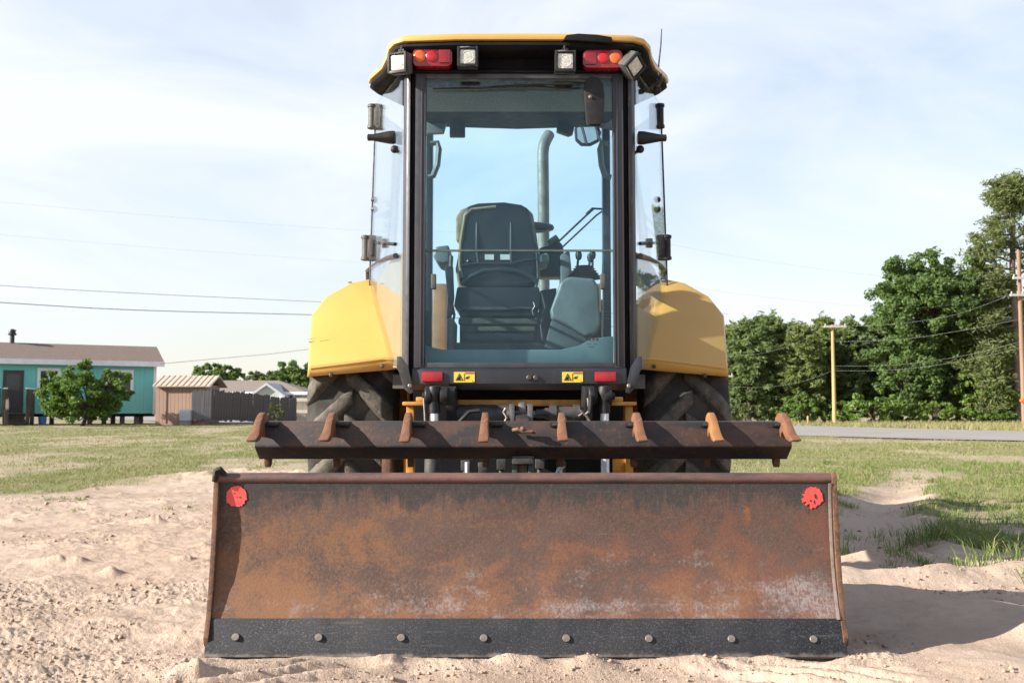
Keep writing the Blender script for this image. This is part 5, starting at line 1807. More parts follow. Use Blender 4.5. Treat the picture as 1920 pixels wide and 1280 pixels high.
m = MB().bx(holes[0][0] + dw * 0.16, holes[0][1] - dw * 0.2, YH - 0.045, YH - 0.041, holes[0][2] + 1.1, holes[0][3] - 0.18)
m.build('door_pane', M['window_dark'], dr)
for h in holes[1:]:
    m = MB()
    t_ = 0.14
    m.bx(h[0] - t_, h[1] + t_, YH - 0.035, YH - 0.003, h[3], h[3] + t_)
    m.bx(h[0] - t_, h[1] + t_, YH - 0.035, YH - 0.003, h[2] - t_, h[2])
    m.bx(h[0] - t_, h[0], YH - 0.035, YH - 0.003, h[2], h[3])
    m.bx(h[1], h[1] + t_, YH - 0.035, YH - 0.003, h[2], h[3])
    m.bx((h[0] + h[1]) / 2 - 0.035, (h[0] + h[1]) / 2 + 0.035, YH - 0.033, YH - 0.004, h[2], h[3])
    wf = m.build('window', M['white_trim'], hs)
    for a, b in ((h[0], (h[0] + h[1]) / 2 - 0.035), ((h[0] + h[1]) / 2 + 0.035, h[1])):
        MB().bx(a, b, YH - 0.020, YH - 0.005, h[2], h[3]).build('pane', M['window_dark'], wf)
# piers and skirting beam under the floor
m = MB().bx(xl, xr, YH + 0.10, YH + 4.2, zw0 - 0.16, zw0 - 0.002)
m.build('floor_beam', M['underside'], hs)
pier = None
for u in (-60, 84, 106, 176, 206, 224, 236, 262, 276):
    x = hx(u)
    if pier is None:
        pier = MB().bx(-0.10, 0.10, -0.2, 0.2, -0.05, zw0 - 0.16 - g0).build('pier', M['block'], hs, at=(x, YH + 0.6, g0))
    else:
        clone(pier, at=(x, YH + RNG.uniform(0.4, 2.6), g0))
hs.rotation_euler = (0, 0, HA)


def hw(x, y):
    """house-frame point to world"""
    dx, dy = x - xr, y - YH
    return xr + dx * HC_ - dy * HS_, YH + dx * HS_ + dy * HC_


bxy = hw(hx(82), YH - 0.1)
tag(MB().lathe([(0.02, 0), (0.17, 0.0), (0.19, 0.30), (0.20, 0.42), (0.02, 0.42)], (bxy[0], bxy[1], gz(*bxy)), 'z', 14).build('bucket', M['bucket']), 'blue bucket standing on the ground under the teal house', 'bucket')
# wooden steps to the door, in the house's own frame
st = thing('porch_steps', 'dark wooden porch steps with posts and a sloping handrail at the teal house', 'steps', (xr, YH, g0))
zf = zw0 + 0.02
x0, x1 = hx(14), hx(48)
for k in range(4):
    z = g0 + (zf - g0) * (k + 1) / 4
    MB().bx(x0, x1, YH - 1.45 + k * 0.33, YH - 1.10 + k * 0.33, z - 0.06, z).build('tread', M['deck_wood'], st)
    if k:
        MB().bx(x0, x1, YH - 1.40 + k * 0.33, YH - 1.37 + k * 0.33, z - 0.22, z - 0.063).build('riser', M['deck_wood'], st)
for u, zt_, dy in ((10, 1.75, 1.0), (-2, 1.8, 0.2), (52, 1.75, 1.1), (62, 1.75, 0.3), (13, 0.75, 1.55)):
    x = hx(u)
    po = MB().bx(x - 0.09, x + 0.09, YH - dy - 0.09, YH - dy + 0.09, g0 - 0.05, g0 + zt_).build('rail_post', M['deck_wood'], st)
    if zt_ > 1:
        MB().bx(x - 0.10, x + 0.10, YH - dy - 0.10, YH - dy + 0.10, g0 + zt_ + 0.002, g0 + zt_ + 0.06).build('post_cap', M['white_trim'], po)
m = MB().prism([(YH - 1.0, g0 + 1.35), (YH - 1.0, g0 + 1.15), (YH - 1.6, g0 + 0.62), (YH - 1.6, g0 + 0.82)], 'x', hx(14) - 0.06, hx(14) + 0.06)
m.build('handrail', surf('pale_rail_wood', (0.34, 0.28, 0.23), (0.26, 0.2, 0.17)), st)
MB().bx(hx(-20), hx(13), YH - 1.0, YH - 0.06, zf - 0.1, zf - 0.002).build('landing', M['deck_wood'], st)
st.rotation_euler = (0, 0, HA)

# tan shed with ribbed metal roof
YS2 = 48.6
sx0, sx1 = P(291.5, 765, YS2).x, P(384, 765, YS2).x
gs = gz((sx0 + sx1) / 2, YS2)
sh_ = thing('garden_shed', 'tan board shed with a cream ribbed metal roof beside the teal house', 'shed', ((sx0 + sx1) / 2, YS2 + 1.2, gs))
zt2 = P(340, 721, YS2).z
nb = 13
for k in range(nb):
    a, b = sx0 + (sx1 - sx0) * k / nb, sx0 + (sx1 - sx0) * (k + 1) / nb
    o = MB().bx(0.006, (b - a) - 0.006, 0, 0.03, 0, zt2 - gs).build('wall_board', M['tan'], sh_, at=(a, YS2, gs)) if k == 0 else clone(o, at=(a, YS2, gs))
MB().bx(sx0, sx1, YS2 + 0.035, YS2 + 2.4, gs, zt2).build('wall', M['tan'], sh_)
m = MB()
a, b = P(312, 765, YS2).x, P(358, 765, YS2).x
zd = P(0, 733, YS2).z
m.bx(a - 0.05, b + 0.05, YS2 - 0.03, YS2 - 0.003, zd, zd + 0.06)
m.bx(a - 0.05, a, YS2 - 0.03, YS2 - 0.003, gs + 0.1, zd)
m.bx(b, b + 0.05, YS2 - 0.03, YS2 - 0.003, gs + 0.1, zd)
m.build('door_frame', surf('tan_trim', (0.36, 0.225, 0.165), (0.31, 0.19, 0.14)), sh_)
za, zb = P(0, 723, YS2 - .2).z, P(0, 704, YS2 + 1.2).z
ys = (YS2 - 0.22, YS2 + 1.2, YS2 + 2.6)
m = MB().prism([(ys[0], za), (ys[1], zb), (ys[2], za), (ys[2], za - 0.05), (ys[1], zb - 0.06), (ys[0], za - 0.05)], 'x', sx0 - 0.1, sx1 + 0.35)
rf2 = m.build('roof', M['shed_roof'], sh_)
nr = 11
rib = None
for k in range(nr):
    x = sx0 - 0.05 + (sx1 - sx0 + 0.35) * k / (nr - 1)
    if rib is None:
        m = MB().prism([(ys[0] - .01, za), (ys[1], zb), (ys[1], zb + 0.03), (ys[0] - .01, za + 0.03)], 'x', -0.045, 0.045)
        rib = m.build('roof_rib', M['shed_roof'], rf2, at=(0, 0, 0))
        rib.location = Vector((x, 0, 0)) - OFF[rf2]
    else:
        c = clone(rib)
        c.location = Vector((x, 0, 0)) - OFF[rf2]
# white unit in front of the shed
a, b = P(336, 768, 47.9), P(355, 788, 47.9)
un = MB().bx(a.x, b.x, 47.9, 48.4, b.z, a.z).build('utility_box', surf('white_enamel', (0.66, 0.68, 0.70), (0.58, 0.6, 0.62), 4, 0.5), bevel=0.02)
tag(un, 'white metal utility box on a low stand in front of the tan shed', 'utility box')
MB().bx(a.x + 0.06, b.x - 0.06, 47.87, 47.898, b.z + 0.12, a.z - 0.1).build('front_panel', surf('pale_blue_enamel', (0.52, 0.60, 0.68), (0.47, 0.55, 0.62), 4, 0.5), un)
MB().bx(a.x + 0.03, b.x - 0.03, 47.95, 48.35, gs - 0.02, b.z - 0.003).build('stand', M['block'], un)

# grey picket fence
fc = thing('picket_fence', 'weathered dark grey picket fence running from the tan shed to the tractor', 'fence', (P(455, 790, 50).x, 50.0, gs))


def fence_run(u0, u1, v0, v1, vb0, vb1, Y0, Y1, n, mat, parent, seed, thick=0.03):
    rg = random.Random(seed)
    a0, a1 = P(u0, v0, Y0), P(u1, v1, Y1)
    b0, b1 = P(u0, vb0, Y0), P(u1, vb1, Y1)
    w = math.hypot(a1.x - a0.x, Y1 - Y0) / n
    ang = math.atan2(Y1 - Y0, a1.x - a0.x)
    first = None
    for k in range(n):
        t_ = (k + 0.5) / n
        x, Y = a0.x + (a1.x - a0.x) * t_, Y0 + (Y1 - Y0) * t_
        zt_ = a0.z + (a1.z - a0.z) * t_ + rg.uniform(-0.05, 0.05)
        zb_ = b0.z + (b1.z - b0.z) * t_ + rg.uniform(-0.04, 0.04)
        if first is None:
            hw = w * 0.488
            first = MB().prism([(-hw, 0), (hw, 0), (hw, 0.96), (hw * 0.5, 1.0), (-hw * 0.5, 1.0), (-hw, 0.96)], 'y', -thick / 2, thick / 2).build('picket', mat, parent, at=(x, Y, zb_))
            o = first
        else:
            o = clone(first, at=(x, Y, zb_))
        o.scale = (1, 1, zt_ - zb_)
        o.rotation_euler = (0, rg.uniform(-0.015, 0.015), ang + rg.uniform(-0.03, 0.03))
    for f in (0.2, 0.8):
        p, q = b0.lerp(a0, f), b1.lerp(a1, f)
        MB().tube([p + Vector((0, 0.06, 0)), q + Vector((0, 0.06, 0))], 0.045, 4).build('fence_rail', mat, parent)


fence_run(360, 397, 730, 730, 786, 787, 48.2, 48.4, 8, M['fence_pale'], fc, 1)
fence_run(397, 556, 730, 746, 788, 792, 48.4, 52.0, 34, M['fence'], fc, 2)
# cream fence with two rails
cf = thing('board_fence', 'short cream coloured board fence behind the left rear tyre', 'fence', (P(590, 790, 56).x, 56, gz(-12, 56)))
fence_run(556, 640, 746, 746, 790, 790, 56, 56.5, 14, M['cream'], cf, 3)
for v0, v1 in ((746, 752), (768, 774)):
    a, b = P(556, v0, 55.9), P(640, v1, 55.9)
    MB().bx(a.x, b.x, 55.86, 55.93, b.z, a.z).build('front_rail', M['cream'], cf)
# odds and ends at the foot of the fence
for u, v, w, h, lab, nm in ((393, 781, 0.28, 0.28, 'cream bucket at the foot of the grey picket fence', 'cream_bucket'),):
    p = P(u, 795, 50.0)
    tag(MB().lathe([(0.02, 0), (0.14, 0), (0.17, 0.34), (0.02, 0.34)], (p.x, 50, gz(p.x, 50)), 'z', 12).build(nm, M['cream']), lab, 'bucket')
p = P(413, 795, 49.8)
tag(MB().box((p.x, 49.8, gz(p.x, 49.8) + 0.10), (0.9, 0.14, 0.06), (0, 0.08, 0.1)).build('loose_board', M['cream'], bevel=0.01), 'pale loose board lying at the foot of the picket fence', 'board')
p = P(455, 740, 54.5)
tag(MB().box((p.x, 54.5, p.z - 0.5), (0.10, 0.06, 1.5), (0, 0.12, 0)).build('leaning_stake', M['cream'], bevel=0.005), 'pale stake leaning behind the grey picket fence', 'stake')

# second house further back
Y2 = 72.0
g2 = gz(-18, Y2)
h2 = thing('bungalow', 'pale grey bungalow with a brown hip roof behind the picket fence', 'house', (P(475, 790, Y2).x, Y2 + 4, g2))
x0, x1 = P(383, 765, Y2).x, P(566, 765, Y2).x
zw = P(0, 736, Y2).z
for k in range(9):                   # lap siding courses
    z0_, z1_ = g2 + (zw - g2) * k / 9, g2 + (zw - g2) * (k + 1) / 9
    o = MB().prism([(0, 0), (-0.03, 0), (0, z1_ - z0_)], 'x', 0, x1 - x0).build('siding_course', M['siding_grey'], h2, at=(x0, Y2, z0_)) if k == 0 else clone(o, at=(x0, Y2, z0_))
MB().bx(x0, x1, Y2 + 0.01, Y2 + 8, g2, zw).build('wall', M['siding_grey'], h2)
zr_ = P(0, 713, Y2 + 4).z
ov = 0.5
xa, xb = x0 - ov - 0.6, x1 + ov
m = MB().add([(xa, Y2 - ov, zw), (xb, Y2 - ov, zw), (xb, Y2 + 8 + ov, zw), (xa, Y2 + 8 + ov, zw), (xa, Y2 + 4, zr_), (xb - 3.2, Y2 + 4, zr_)],
             [(0, 1, 5, 4), (1, 2, 5), (2, 3, 4, 5), (3, 0, 4), (0, 3, 2, 1)])
rf3 = m.build('roof', M['shingle_pale'], h2, flat=True)
MB().bx(xa, xb, Y2 - ov - 0.04, Y2 - ov - 0.003, zw - 0.15, zw + 0.06).build('fascia', M['white_trim'], h2)
a, b, c = P(474, 741, Y2 - 1.5), P(528, 741, Y2 - 1.5), P(501, 722, Y2 - 1.5)
m = MB().prism([(a.x, g2), (b.x, g2), (b.x, a.z), (c.x, c.z), (a.x, a.z)], 'y', Y2 - 1.5, Y2 + 2.5)
gb = m.build('gable', M['siding_grey'], h2)
m = MB()
for p, q in ((a, c), (c, b)):
    d = (q - p).normalized() * 0.35
    e = p - d if p is a else q + d
    pp, qq = (e, q) if p is a else (p, e)
    m.add([(pp.x, Y2 - 1.75, pp.z), (qq.x, Y2 - 1.75, qq.z), (qq.x, Y2 - 1.75, qq.z + 0.18), (pp.x, Y2 - 1.75, pp.z + 0.18), (pp.x, Y2 + 2.5, pp.z), (qq.x, Y2 + 2.5, qq.z), (qq.x, Y2 + 2.5, qq.z + 0.18), (pp.x, Y2 + 2.5, pp.z + 0.18)],
          [(0, 1, 2, 3), (4, 7, 6, 5), (3, 2, 6, 7), (0, 4, 5, 1), (0, 3, 7, 4), (1, 5, 6, 2)])
m.build('gable_trim', M['cream_trim'], gb)
for u in (475, 527):
    p = P(u, 741, Y2 - 1.6)
    MB().bx(p.x - 0.1, p.x + 0.1, Y2 - 1.62, Y2 - 1.503, g2, p.z).build('corner_trim', M['white_trim'], h2)
for u0, u1 in ((532, 550), (430, 452)):
    p, q = P(u0, 741, Y2), P(u1, 760, Y2)
    wn2 = MB().bx(p.x - 0.1, q.x + 0.1, Y2 - 0.09, Y2 - 0.035, q.z - 0.1, p.z + 0.1).build('window', M['white_trim'], h2)
    MB().bx(p.x, q.x, Y2 - 0.10, Y2 - 0.092, q.z, p.z).build('pane', M['window_dark'], wn2)

# ------------------------------------------------------------------ trees
def leaf_quads(cen, rad, n, size, rg, slender=1.0, shell=0.55, up=0.0):
    """n leaf cards spread through each ellipsoidal clump"""
    cen, rad = np.asarray(cen, float), np.asarray(rad, float)
    K = len(cen)
    cnt = np.broadcast_to(np.asarray(n), (K,))
    ci = np.repeat(np.arange(K), cnt)
    N = len(ci)
    d = rg.normal(size=(N, 3))
    d /= np.linalg.norm(d, axis=1, keepdims=True)
    q = rg.random(N) ** shell
    p = cen[ci] + d * (rad[ci] * q[:, None])
    nrm = d * 0.6 + rg.normal(size=(N, 3)) * 0.7 + np.array([0, 0, 0.35])
    nrm /= np.linalg.norm(nrm, axis=1, keepdims=True)
    t_ = np.cross(nrm, rg.normal(size=(N, 3)) + np.array([0, 0, up]))
    t_ /= np.linalg.norm(t_, axis=1, keepdims=True) + 1e-9
    b = np.cross(nrm, t_)
    s = size * rg.uniform(0.6, 1.35, N)[:, None]
    L, Wd = t_ * s, b * s * slender
    v = np.stack([p - L, p - Wd * 0.9 + L * 0.1, p + L, p + Wd * 0.9 - L * 0.1], 1).reshape(-1, 3)
    f = (np.arange(N) * 4)[:, None] + np.array([[0, 1, 2, 3]])
    return v, f


def trunk_mesh(path, r0, r1, limbs, n=8):
    m = MB()
    k = len(path)
    m.tube(path, [r0 + (r1 - r0) * i / (k - 1) for i in range(k)], n)
    for lp, a, b in limbs:
        kk = len(lp)
        m.tube(lp, [a + (b - a) * i / (kk - 1) for i in range(kk)], 5)
    return m


def conifer(u, Y, vtop, width, seed, label, group=None, mat='pine', base_frac=0.12, dens=1.0, name='pine_tree'):
    rg = np.random.default_rng(seed)
    x = P(u, 780, Y).x
    z0_ = gz(x, Y)
    H = P(u, vtop, Y).z - z0_
    root = thing(name, label, 'tree', (x, Y, z0_), group)
    w = width * Y / F / 2
    lean = rg.normal(0, 0.02, 2) * H
    def ax(f):
        return Vector((x + lean[0] * f, Y + lean[1] * f, z0_ + H * f))
    path = [ax(f) for f in (0, 0.25, 0.5, 0.75, 0.97)]
    cen, rad, limbs = [], [], []
    nw = int(16 + H * 0.8)
    for i in range(nw):
        f = base_frac + (0.99 - base_frac) * (i + rg.random() * 0.6) / nw
        reach = w * (0.35 + 0.65 * math.sin(math.pi * min(1, (1 - f) * 0.62 + 0.18))) * (1.0 if f < 0.8 else (1 - f) / 0.2 * 0.8 + 0.2)
        nb_ = int(rg.integers(4, 7))
        for b in range(nb_):
            a = rg.uniform(0, 2 * math.pi)
            L = reach * rg.uniform(0.55, 1.1)
            o = ax(f)
            e = o + Vector((math.cos(a) * L, math.sin(a) * L, L * rg.uniform(-0.12, 0.30)))
            if b < 2: limbs.append(([o, o.lerp(e, 0.5) + Vector((0, 0, -0.05 * L)), e], 0.05 * H / 12, 0.015))
            for t_ in (0.5, 0.78, 1.0):
                c = o.lerp(e, t_) + Vector(rg.normal(0, 0.12 * L, 3))
                cen.append(c); sz = rg.uniform(0.30, 0.55) * (0.55 + w * 0.16)
                rad.append((sz, sz, sz * 0.62))
    cen.append(ax(1.0)); rad.append((0.4, 0.4, 0.5))
    trunk_mesh(path, H * 0.016 + 0.05, 0.04, limbs).build('trunk', M['dark_bark'], root)
    n = max(10, int(26 * dens))
    v, f = leaf_quads(cen, rad, n, 0.21 * (Y / 75), rg, 0.34, 0.6, 1.0)
    npmesh('crown', v, f, M[mat], root)
    return root


def broad(u, Y, vtop, vbase, width, seed, label, mat='oak', clumps=120, per=90, leaf=0.16, name='broadleaf_tree', group=None, cat='tree', shape=None, vlow=None, trunk=True, extra=()):
    rg = np.random.default_rng(seed)
    x = P(u, 780, Y).x
    z0_ = gz(x, Y)
    zt_ = P(u, vtop, Y).z
    zl = P(u, vlow, Y).z if vlow else z0_ + (zt_ - z0_) * 0.12
    root = thing(name, label, cat, (x, Y, z0_), group)
    w = width * Y / F / 2
    H = zt_ - zl
    cen, rad, limbs = [], [], []
    base = Vector((x, Y, z0_ - 0.05))
    fork = Vector((x + rg.normal(0, 0.05) * H, Y, z0_ + (zl - z0_) + 0.15 * H))
    i = 0
    while len(cen) < clumps and i < clumps * 30:
        i += 1
        q = rg.uniform(-1, 1, 3)
        if shape:
            lim = shape((q[2] + 1) / 2)
        else:
            lim = math.sqrt(max(0, 1 - (q[2] * 0.98) ** 2)) * 1.0
        rr = math.hypot(q[0], q[1])
        if rr > lim or rr < lim * rg.random() * 0.75: continue
        wob = 0.82 + 0.36 * rg.random()
        c = Vector((x + q[0] * w * wob, Y + q[1] * w * 0.9, zl + H * (q[2] + 1) / 2))
        cen.append(c)
        s = rg.uniform(0.085, 0.175) * (w + H * 0.5) * 0.62
        rad.append((s, s, s * 0.72))
        if len(cen) % 4 == 0:
            mid = fork.lerp(c, 0.5) + Vector((0, 0, 0.08 * H))
            limbs.append(([fork, mid, c], 0.03 * H * 0.35 + 0.015, 0.012))
    for eu, ev in extra:
        c = P(eu, ev, Y + rg.uniform(-1, 1) * min(1, w * 0.3))
        s = rg.uniform(0.08, 0.14) * (w + H * 0.5) * 0.62
        cen.append(c); rad.append((s, s, s * 0.7))
        limbs.append(([fork, fork.lerp(c, 0.5) + Vector((0, 0, 0.1 * H)), c], 0.08, 0.02))
    if trunk:
        trunk_mesh([base, base.lerp(fork, 0.5), fork], 0.028 * H + 0.04, 0.02 * H + 0.02, limbs).build('trunk', M['dark_bark'], root)
    v, f = leaf_quads(cen, rad, per, leaf, rg, 0.62, 0.55)
    npmesh('crown', v, f, M[mat], root)
    return root


# left side
broad(155, 46.0, 682, 797, 150, 3, 'bushy bright green shrub in front of the teal house', 'bush', 150, 120, 0.078, 'shrub', cat='shrub', vlow=786,
      extra=((163, 678), (168, 688), (158, 690), (84, 714), (80, 742), (236, 714), (228, 726), (240, 705), (96, 700), (222, 760), (200, 696)),
      shape=lambda t: 0.42 + 0.62 * math.sin(math.pi * min(1, t * 0.95 + 0.12)) if t < 0.75 else 0.8 * (1 - t) / 0.25 + 0.15)
broad(519, 48.5, 755, 790, 36, 5, 'small grey green shrub in front of the picket fence', 'grey_leaf', 30, 45, 0.055, 'shrub', cat='shrub', vlow=784)
broad(404, 95, 683, 790, 92, 6, 'dark round tree rising behind the tan shed roof', 'oak', 90, 60, 0.19, vlow=726)
broad(486, 105, 692, 790, 66, 7, 'small pale tree in the gap behind the bungalow roof', 'grey_leaf', 60, 50, 0.19, vlow=735)
broad(556, 88, 676, 790, 120, 8, 'large dark tree right of the bungalow beside the left fender', 'oak', 130, 75, 0.18, vlow=745)
broad(116, 70, 650, 790, 46, 9, 'light green treetop peeping over the teal house roof', 'light_leaf', 40, 40, 0.12, vlow=690)

# the wood across the road : front rank
wood = 'trees of the wood across the road'
front = [(1372, 80, 640, 70, 'pine just right of the right rear tyre at the edge of the wood'),
         (1405, 78, 602, 96, 'broad pine with a pale trunk between the tractor and the yellow pole'),
         (1452, 79, 588, 100, 'tall pine whose crown is the highest left of the yellow pole'),
         (1500, 77, 610, 90, 'pine close on the left of the yellow pole'),
         (1545, 80, 594, 92, 'pine directly behind the yellow utility pole'),
         (1602, 79, 598, 104, 'dark pine close on the right of the yellow pole'),
         (1652, 80, 606, 92, 'pine left of the big broadleaf tree at the wood edge')]
for i, (u, Y, vt, w, lab) in enumerate(front):
    conifer(u, Y, vt, w, 100 + i, lab, wood, dens=1.25)
for i in range(17):
    u = 1350 + i * 36 + RNG.uniform(-8, 8)
    conifer(u, 88 + RNG.uniform(-2, 7), RNG.uniform(592, 622), RNG.uniform(80, 115), 140 + i, 'dark pine in the rear rank of the wood behind the front trees', 'rear trees of the wood across the road', dens=0.8)
broad(1752, 74, 474, 795, 215, 21, 'big spreading broadleaf tree left of the tall bare trunked pine', 'oak', 300, 120, 0.15, group=wood, vlow=620,
      shape=lambda t: (0.55 + 0.5 * math.sin(math.pi * min(1, t * 1.1 + 0.1))) if t < 0.8 else 1.0 * (1 - t) / 0.2 * 0.75 + 0.18,
      extra=((1663, 552), (1676, 540), (1690, 560), (1700, 535), (1672, 566), (1712, 520), (1684, 590), (1720, 500)))
broad(1712, 75, 610, 795, 150, 22, 'leafy tree under the left side of the big broadleaf crown', 'oak', 150, 95, 0.15, group=wood, vlow=770)
broad(1795, 76, 600, 795, 150, 23, 'leafy tree under the right side of the big broadleaf crown', 'oak', 150, 95, 0.15, group=wood, vlow=775)
broad(1850, 79, 500, 800, 130, 27, 'tall leafy tree between the big broadleaf crown and the tall pine', 'oak', 140, 80, 0.16, group=wood, vlow=720)
broad(1850, 73, 690, 800, 120, 24, 'bright green young tree left of the tall pine trunk', 'light_leaf', 90, 80, 0.15, group=wood, vlow=785)
broad(1930, 80, 600, 800, 150, 25, 'leafy tree behind the tall pine trunk at the frame edge', 'oak', 130, 80, 0.16, group=wood, vlow=770)
for i, (u, Y, vt, w, mt, lab) in enumerate(((1640, 71.5, 728, 120, 'light_leaf', 'wide bright green shrub right of the yellow pole'), (1500, 73, 738, 70, 'bush', 'low green shrub just left of the yellow pole'),
                                          (1400, 74, 755, 80, 'grey_leaf', 'pale brush at the foot of the broad pine'), (1745, 71.5, 752, 100, 'bush', 'dense shrub under the big broadleaf tree'),
                                          (1450, 75, 765, 60, 'bush', 'low brush between the two tall pines'), (1820, 71, 765, 80, 'bush', 'dark shrub left of the tall pine foot'), (1880, 70.5, 768, 50, 'bush', 'small shrub at the foot of the tall pine'),
                                          (1570, 76, 750, 60, 'bush', 'shrub behind the foot of the yellow pole'), (1690, 72.5, 765, 60, 'bush', 'shrub between the bright shrub and the broadleaf tree'))):
    broad(u, Y, vt, 797, w, 60 + i, lab, mt, 45, 60, 0.13, 'shrub', cat='shrub', vlow=794, group='shrubs along the edge of the wood')
broad(1662, 71.0, 750, 797, 60, 75, 'dead brown brush in front of the bright green shrub', 'grey_leaf', 14, 10, 0.08, 'dead_shrub', cat='shrub', vlow=792)

for i, (u, Y, vt, w, lab) in enumerate(((2010, 76, 430, 190, 'tall pine just right of the bare trunked pine'), (2130, 74, 470, 200, 'second pine right of the bare trunked pine'), (2260, 72, 440, 210, 'third pine right of the bare trunked pine'))):
    conifer(u, Y, vt, w, 180 + i, lab, wood, mat='pine2', dens=1.3)

# far wood closing the horizon behind the tractor
rgf = np.random.default_rng(77)
fu = rgf.uniform(-34, 36, 420)
fc = np.stack([fu, 150 + rgf.uniform(-8, 8, 420), np.zeros(420)], 1)
fc[:, 2] = base_z(fc[:, 0], fc[:, 1]) + rgf.uniform(0.4, 5.0, 420)
fr = np.stack([rgf.uniform(1.2, 2.2, 420)] * 3, 1)
v, f = leaf_quads(fc, fr, 26, 0.45, rgf, 0.6, 0.5)
tag(npmesh('far_wood', v, f, M['pine']), 'low far off wood closing the horizon behind the tractor', 'wood', kind='stuff')

# the tall pine with its bare trunk at the right edge
rg = np.random.default_rng(5)
YP = 72.0
xb = P(1908, 800, YP).x
zb_ = gz(xb, YP)
tp = thing('tall_pine_tree', 'tall pine with a long bare trunk at the right edge of the photo', 'tree', (xb, YP, zb_))
trunk = [P(1909, 805, YP), P(1908, 720, YP), P(1903, 600, YP), P(1898, 500, YP), P(1899, 420, YP), P(1901, 350, YP)]
limbs, cen, rad = [], [], []
for (v0, u1, v1, dy) in ((392, 1862, 362, .6), (400, 1945, 372, -.5), (420, 1855, 440, -.8), (440, 1838, 452, .5), (450, 1950, 430, 1), (492, 1832, 480, -.9), (505, 1824, 512, 1.0), (520, 1850, 530, -1.2), (545, 1836, 560, .6),
                         (520, 1960, 500, .5), (560, 1855, 585, 1.2), (600, 1850, 612, -1.0), (610, 1830, 640, .8), (640, 1852, 655, -.8), (560, 1965, 560, -.6), (370, 1925, 340, .3), (365, 1880, 342, -.4), (660, 1818, 692, 0.6), (690, 1840, 720, -.8), (640, 1965, 640, .6), (460, 1870, 470, 0.3), (535, 1868, 540, -.3), (575, 1820, 600, -.5), (630, 1870, 632, 1.0), (665, 1860, 680, -.9), (700, 1870, 712, .4), (720, 1850, 765, -.8), (480, 1930, 470, -.9), (600, 1950, 590, .8), (430, 1880, 410, .8)):
    o = P(1900, v0, YP)
    e = P(u1, v1, YP + dy)
    md_ = o.lerp(e, 0.5) + Vector((0, 0, 0.25))
    limbs.append(([o, md_, e], 0.10 if v0 < 620 else 0.07, 0.03))
    for t_ in (0.45, 0.62, 0.78, 0.92, 1.05):
        for r_ in range(4):
            c = (o.lerp(e, t_) if t_ > 0.5 else md_.lerp(e, 0.1)) + Vector(rg.normal(0, 0.45, 3)) + Vector((0, 0, 0.12))
            s = rg.uniform(0.45, 0.85)
            cen.append(c); rad.append((s * 1.15, s * 1.15, s * 0.55))
for i in range(95):                    # rounded head
    a, rr = rg.uniform(0, 6.28), rg.random() ** 0.5
    c = P(1893 + 44 * rr * math.cos(a), 372 - 32 * rr * math.sin(a) * (1 if math.sin(a) > 0 else 0.8), YP + rg.uniform(-1.4, 1.4))
    s = rg.uniform(0.35, 0.6)
    cen.append(c); rad.append((s, s, s * 0.7))
trunk_mesh(trunk, 0.33, 0.12, limbs, 12).build('trunk', M['bark'], tp)
v, f = leaf_quads(cen, rad, 44, 0.18, rg, 0.30, 0.6, 1.0)
npmesh('crown', v, f, M['pine2'], tp)
MB().ball(P(1903, 704, YP - 0.32), 0.22, 10, (1, 0.4, 1)).build('cut_stub', surf('sawn_wood', (0.5, 0.36, 0.24), (0.42, 0.3, 0.2)), tp)

# ------------------------------------------------------------------ utility poles and wires
def pole(name, label, u, Y, vtop, r, mat, arms, group):
    x = P(u, 795, Y).x
    z0_ = gz(x, Y)
    root = thing(name, label, 'utility pole', (x, Y, z0_), group)
    zt_ = P(u, vtop, Y).z
    MB().tube([(x, Y, z0_ - 0.1), (x, Y, (z0_ + zt_) / 2), (x, Y, zt_)], [r, r * 0.85, r * 0.7], 12).build('shaft', M[mat], root)
    for v, u0, u1 in arms:
        a, b = P(u0, v, Y - r - 0.05), P(u1, v, Y - r - 0.05)
        ar = MB().bx(a.x, b.x, Y - r - 0.11, Y - r, a.z - 0.07, a.z + 0.07).build('crossarm', M['pale_arm'], root)
        for f in (0.06, 0.5, 0.94):
            MB().lathe([(0.02, 0.0), (0.05, 0.01), (0.035, 0.07), (0.05, 0.1), (0.02, 0.14)], (a.x + (b.x - a.x) * f, Y - r - 0.055, a.z + 0.073), 'z', 8).build('insulator', M['pale_arm'], ar)
    return root


pg = 'utility poles along the road'
pole('utility_pole', 'yellowish wooden utility pole with one crossarm in front of the wood', 1565, 69.0, 609, 0.15, 'pole_wood', [(612, 1545, 1587)], pg)
pr_ = pole('utility_pole', 'brown utility pole with two pale crossarms in front of the tall pine', 1921, 58.0, 470, 0.15, 'pole_brown', [(521, 1899, 1936), (553, 1894, 1940)], pg)
pole('utility_pole', 'dark thin utility pole just right of the right rear tyre', 1363, 74.0, 700, 0.10, 'pole_brown', [(705, 1352, 1374)], pg)
MB().tube([P(1916, 748, 57.8), P(1921, 752, 57.8)], 0.18, 8).build('orange_marker', M['orange_tape'], pr_)
p = P(1515, 795, 66.0)
mp = MB().lathe([(0.02, -0.05), (0.07, -0.04), (0.07, 0.55), (0.05, 0.62), (0.01, 0.63)], (p.x, 66.0, gz(p.x, 66.0)), 'z', 10).build('marker_post', M['pole_wood'])
tag(mp, 'short pale marker post in the verge left of the yellow pole', 'post')
p = P(1612, 797, 66.0)
mp = MB().lathe([(0.02, -0.05), (0.06, -0.04), (0.06, 0.42), (0.01, 0.45)], (p.x, 66.0, gz(p.x, 66.0)), 'z', 10).build('marker_post', M['dark_bark'])
tag(mp, 'short dark marker post in the verge right of the yellow pole', 'post')


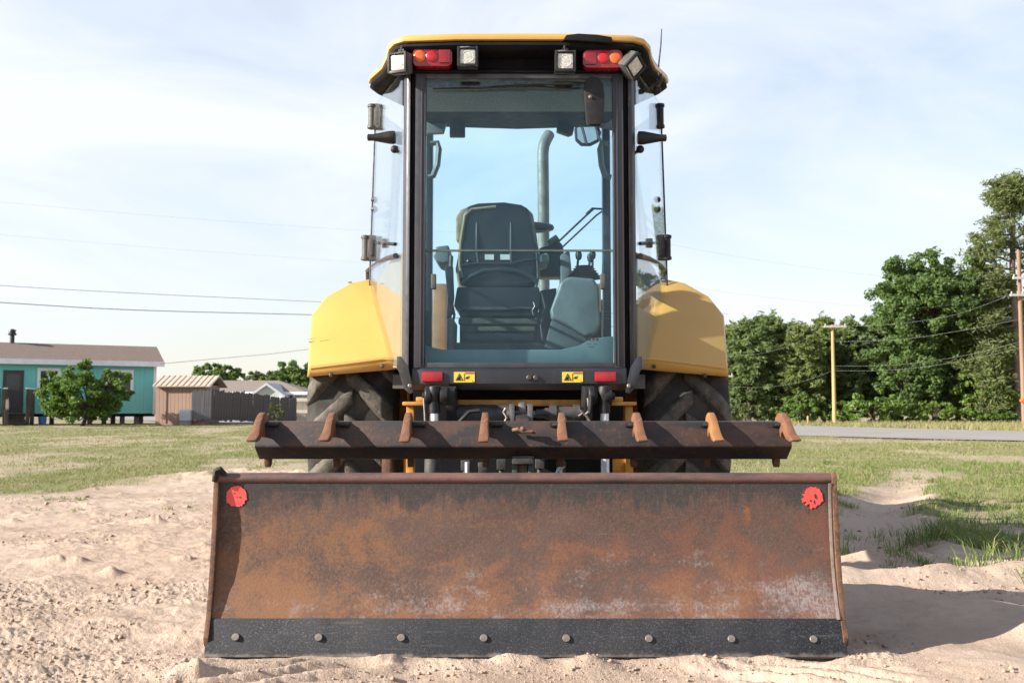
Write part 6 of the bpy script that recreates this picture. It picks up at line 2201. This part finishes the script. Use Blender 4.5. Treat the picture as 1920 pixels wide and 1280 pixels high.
def wire(pts, Y0, Y1, r, mat, label, sag=0.0, group='overhead wires'):
    """pts : photo pixels along the wire, depth runs from Y0 to Y1"""
    n = len(pts)
    P3 = [P(u, v, Y0 + (Y1 - Y0) * i / (n - 1)) for i, (u, v) in enumerate(pts)]
    path = []
    for i in range(n - 1):
        p0, p1, p2, p3 = P3[max(i - 1, 0)], P3[i], P3[i + 1], P3[min(i + 2, n - 1)]
        for k in range(8):
            t_ = k / 8
            path.append(0.5 * (2 * p1 + (p2 - p0) * t_ + (2 * p0 - 5 * p1 + 4 * p2 - p3) * t_ ** 2 + (3 * p1 - p0 - 3 * p2 + p3) * t_ ** 3))
    path.append(P3[-1])
    o = MB().tube(path, r, 5).build('power_line', M[mat])
    return tag(o, label, 'wire', group)


wire([(-200, 516), (0, 535), (300, 552), (600, 566), (960, 585), (1365, 588)], 40, 64, 0.012, 'wire', 'upper of the two dark wires crossing the sky left of the tractor')
wire([(-200, 555), (0, 567), (250, 581), (585, 590), (960, 600), (1365, 628)], 40, 64, 0.019, 'wire', 'lower and darker of the two wires crossing the sky left of the tractor')
wire([(300, 682), (420, 671), (500, 664), (575, 655), (800, 628)], 49, 62, 0.012, 'wire', 'wire rising from the teal house roof to the left fender')
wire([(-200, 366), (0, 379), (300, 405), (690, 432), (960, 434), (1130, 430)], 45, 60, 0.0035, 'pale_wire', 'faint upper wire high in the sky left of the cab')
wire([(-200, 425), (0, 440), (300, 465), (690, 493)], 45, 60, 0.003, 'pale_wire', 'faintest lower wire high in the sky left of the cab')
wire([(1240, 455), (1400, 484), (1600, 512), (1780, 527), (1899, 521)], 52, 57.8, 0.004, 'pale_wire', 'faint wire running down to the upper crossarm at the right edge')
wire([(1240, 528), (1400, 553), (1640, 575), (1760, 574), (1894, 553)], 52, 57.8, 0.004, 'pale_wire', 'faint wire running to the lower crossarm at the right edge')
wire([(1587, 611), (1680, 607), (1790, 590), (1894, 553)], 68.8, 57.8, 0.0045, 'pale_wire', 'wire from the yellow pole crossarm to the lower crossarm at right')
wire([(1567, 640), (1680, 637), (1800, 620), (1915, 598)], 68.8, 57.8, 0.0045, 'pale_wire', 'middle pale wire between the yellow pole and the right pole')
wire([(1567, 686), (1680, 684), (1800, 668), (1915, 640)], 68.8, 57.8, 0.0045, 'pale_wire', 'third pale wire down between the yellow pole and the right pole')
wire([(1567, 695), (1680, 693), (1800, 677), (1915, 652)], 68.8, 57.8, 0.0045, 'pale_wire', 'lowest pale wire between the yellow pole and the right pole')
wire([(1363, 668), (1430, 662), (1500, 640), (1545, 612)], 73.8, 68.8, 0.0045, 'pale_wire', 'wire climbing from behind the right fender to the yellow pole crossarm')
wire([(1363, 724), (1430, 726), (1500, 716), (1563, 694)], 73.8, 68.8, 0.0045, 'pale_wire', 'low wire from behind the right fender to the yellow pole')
